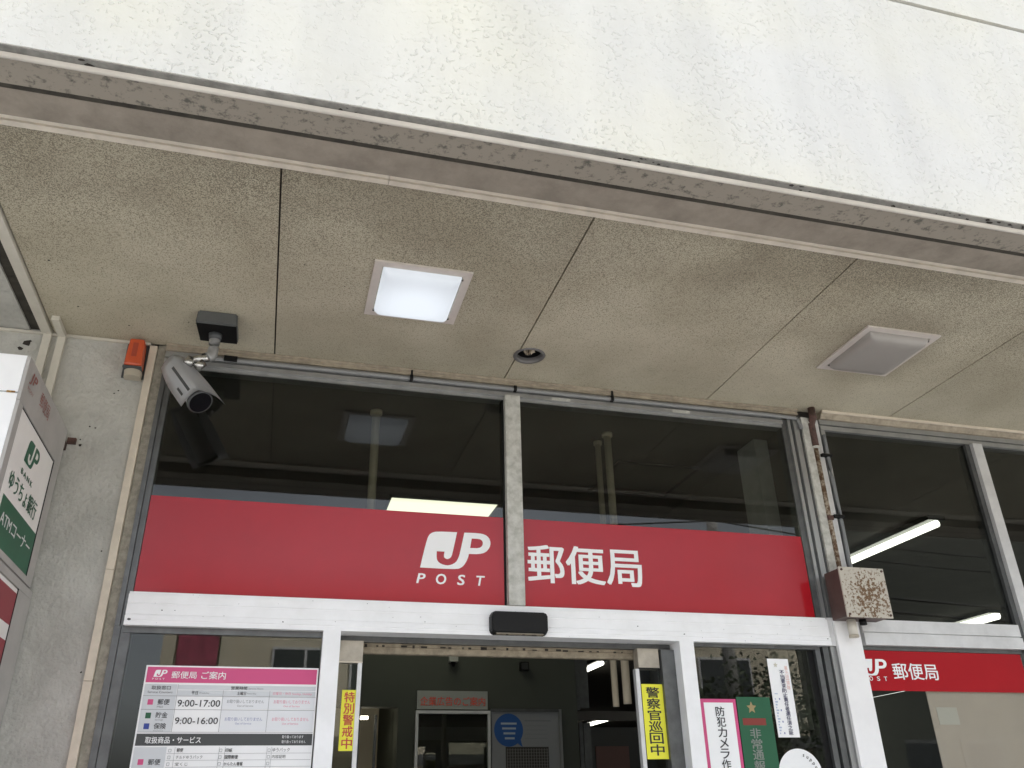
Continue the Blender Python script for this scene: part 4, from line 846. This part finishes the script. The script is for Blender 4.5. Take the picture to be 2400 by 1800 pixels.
# ================================================================ ACROSS THE STREET (seen only as reflections)
t = thing('shop_house', (2.6, -17, 0), 'beige two-storey shop house across the street with a pink banner', 'building')
box('wall', -2.25, 12.6, -22, -15.5, 0, 5.6, m_bld1, t); box('parapet', -2.35, 12.65, -22.1, -15.35, 5.6, 5.85, m_alud, t); box('pilaster', -2.25, -2.0, -15.499, -15.38, 2.96, 5.59, m_bld1, t); box('pilaster', -1.1, -.8, -15.499, -15.38, 2.96, 5.59, m_bld1, t)
for k in range(7):
    x = -.05+k*1.65; f = box('window', x, x+1.4, -15.5+.001, -15.44, 3.5, 4.76, m_alul, t); box('pane', x+.05, x+.67, -15.438, -15.43, 3.56, 4.70, m_darkwin, f); box('pane', x+.73, x+1.35, -15.438, -15.43, 3.56, 4.70, m_darkwin, f)
box('shop_front', -2.2, 12.5, -15.498, -15.44, .2, 2.6, m_darkwin, t); box('awning', -2.3, 12.6, -15.49, -14.9, 2.7, 2.95, m_alud, t)
t = thing('office_block', (20, -18, 0), 'tall dark office block beyond the shop house', 'building')
m_block = mat('dark_block_render', (.05, .055, .045), .8, nscale=2, var=.15); box('wall', 15.3, 27, -18.6, -16.6, 0, 10.5, m_block, t); box('added_wing', 12.7, 15.299, -22, -15.6, 0, 5.5, m_block, t)  # low dark wing added to keep the lower right pane's reflection black
for k in range(6):
    for j in range(1): f = box('window', 15.9+k*1.9, 17.2+k*1.9, -16.599, -16.54, 1.5+j*3.0, 3.0+j*3.0, m_alud, t); box('pane', 16.0+k*1.9, 17.1+k*1.9, -16.538, -16.53, 1.6+j*3.0, 2.9+j*3.0, m_darkwin, f)
tag(box('pink_banner', -1.95, -1.15, -15.42, -15.40, 3.1, 5.2, m_poster), 'pink banner hung on the shop house across the street', 'banner')
def pole(x, y, label):
    t = thing('utility_pole', (x, y, 0), label, 'utility pole', 'utility poles across the street')
    bm = bmesh.new(); tube(bm, [(x, y, -.3), (x, y, 10)], [.17, .11], 14); bm_link('pole_shaft', bm, m_curb, t, True)
    for z in (9.3, 8.5): box('crossarm', x-.9, x+.9, y-.05, y+.05, z, z+.09, m_alud, t)
    for dx in (-.8, -.3, .3, .8):
        bm = bmesh.new(); tube(bm, [(x+dx, y, 9.39), (x+dx, y, 9.55)], [.04, .03], 8); bm_link('insulator', bm, m_wht, t, True)
pole(-8, -13.3, 'utility pole on the left of the far pavement'); pole(9.5, -13.3, 'utility pole in front of the shop house')
pole(-30, -13.3, 'utility pole farthest down the street'); pole(27, -13.3, 'utility pole at the far right of the street')
t = thing('overhead_wires', (0, -13.3, 6), 'bundle of overhead wires strung between the utility poles', 'wires')
for dy, z in ((-.3, 9.5), (.3, 9.5), (-.1, 8.6), (.2, 7.4), (0, 7.1), (.1, 6.2), (0, 5.9)):
    bm = bmesh.new(); xs = [-30, -8, 9.5, 27]; pts = []
    for a, b in zip(xs, xs[1:]):
        for k in range(8): f = k/8; pts.append((a+(b-a)*f, -13.3+dy, z-.5*4*f*(1-f)))
    pts.append((27, -13.3+dy, z)); tube(bm, pts, .018 if z > 7 else .03, 6); bm_link('wire', bm, m_wire, t, True)
def tree(x, y, h, r, label):
    t = thing('street_tree', (x, y, 0), label, 'tree', 'trees across the street'); rnd = random.Random(int(x*10))
    bm = bmesh.new(); tube(bm, [(x, y, -.3), (x+.1, y, h*.3), (x, y+.1, h*.6)], [.2, .15, .09], 10)
    for k in range(5):
        a = k*1.3; tube(bm, [(x, y, h*.35), (x+math.cos(a)*r*.5, y+math.sin(a)*r*.5, h*.65), (x+math.cos(a)*r*.75, y+math.sin(a)*r*.75, h*.8)], [.08, .05, .02], 6)
    bm_link('trunk', bm, m_bark, t, True)
    vs = []; fs = []
    for c in range(60):
        d = Vector((rnd.gauss(0, 1), rnd.gauss(0, 1), rnd.gauss(0, 1))).normalized()*rnd.uniform(.2, 1)
        cc = Vector((x+d.x*r, y+d.y*r, h*.66+d.z*h*.33))
        for k in range(120):
            p = cc+Vector((rnd.gauss(0, .28), rnd.gauss(0, .28), rnd.gauss(0, .22))); u = Vector((rnd.gauss(0, 1), rnd.gauss(0, 1), rnd.gauss(0, .5))).normalized()*.055; v = u.cross(Vector((rnd.gauss(0, 1), rnd.gauss(0, 1), rnd.gauss(0, 1)))).normalized()*.032
            b = len(vs); vs += [tuple(p-u), tuple(p+v), tuple(p+u), tuple(p-v)]; fs.append((b, b+1, b+2, b+3))
    me = bpy.data.meshes.new('crown'); me.from_pydata(vs, [], fs); link('crown', me, m_leaf, t)
tree(9.3, -12.9, 4.25, 1.8, 'leafy street tree in front of the shop house')
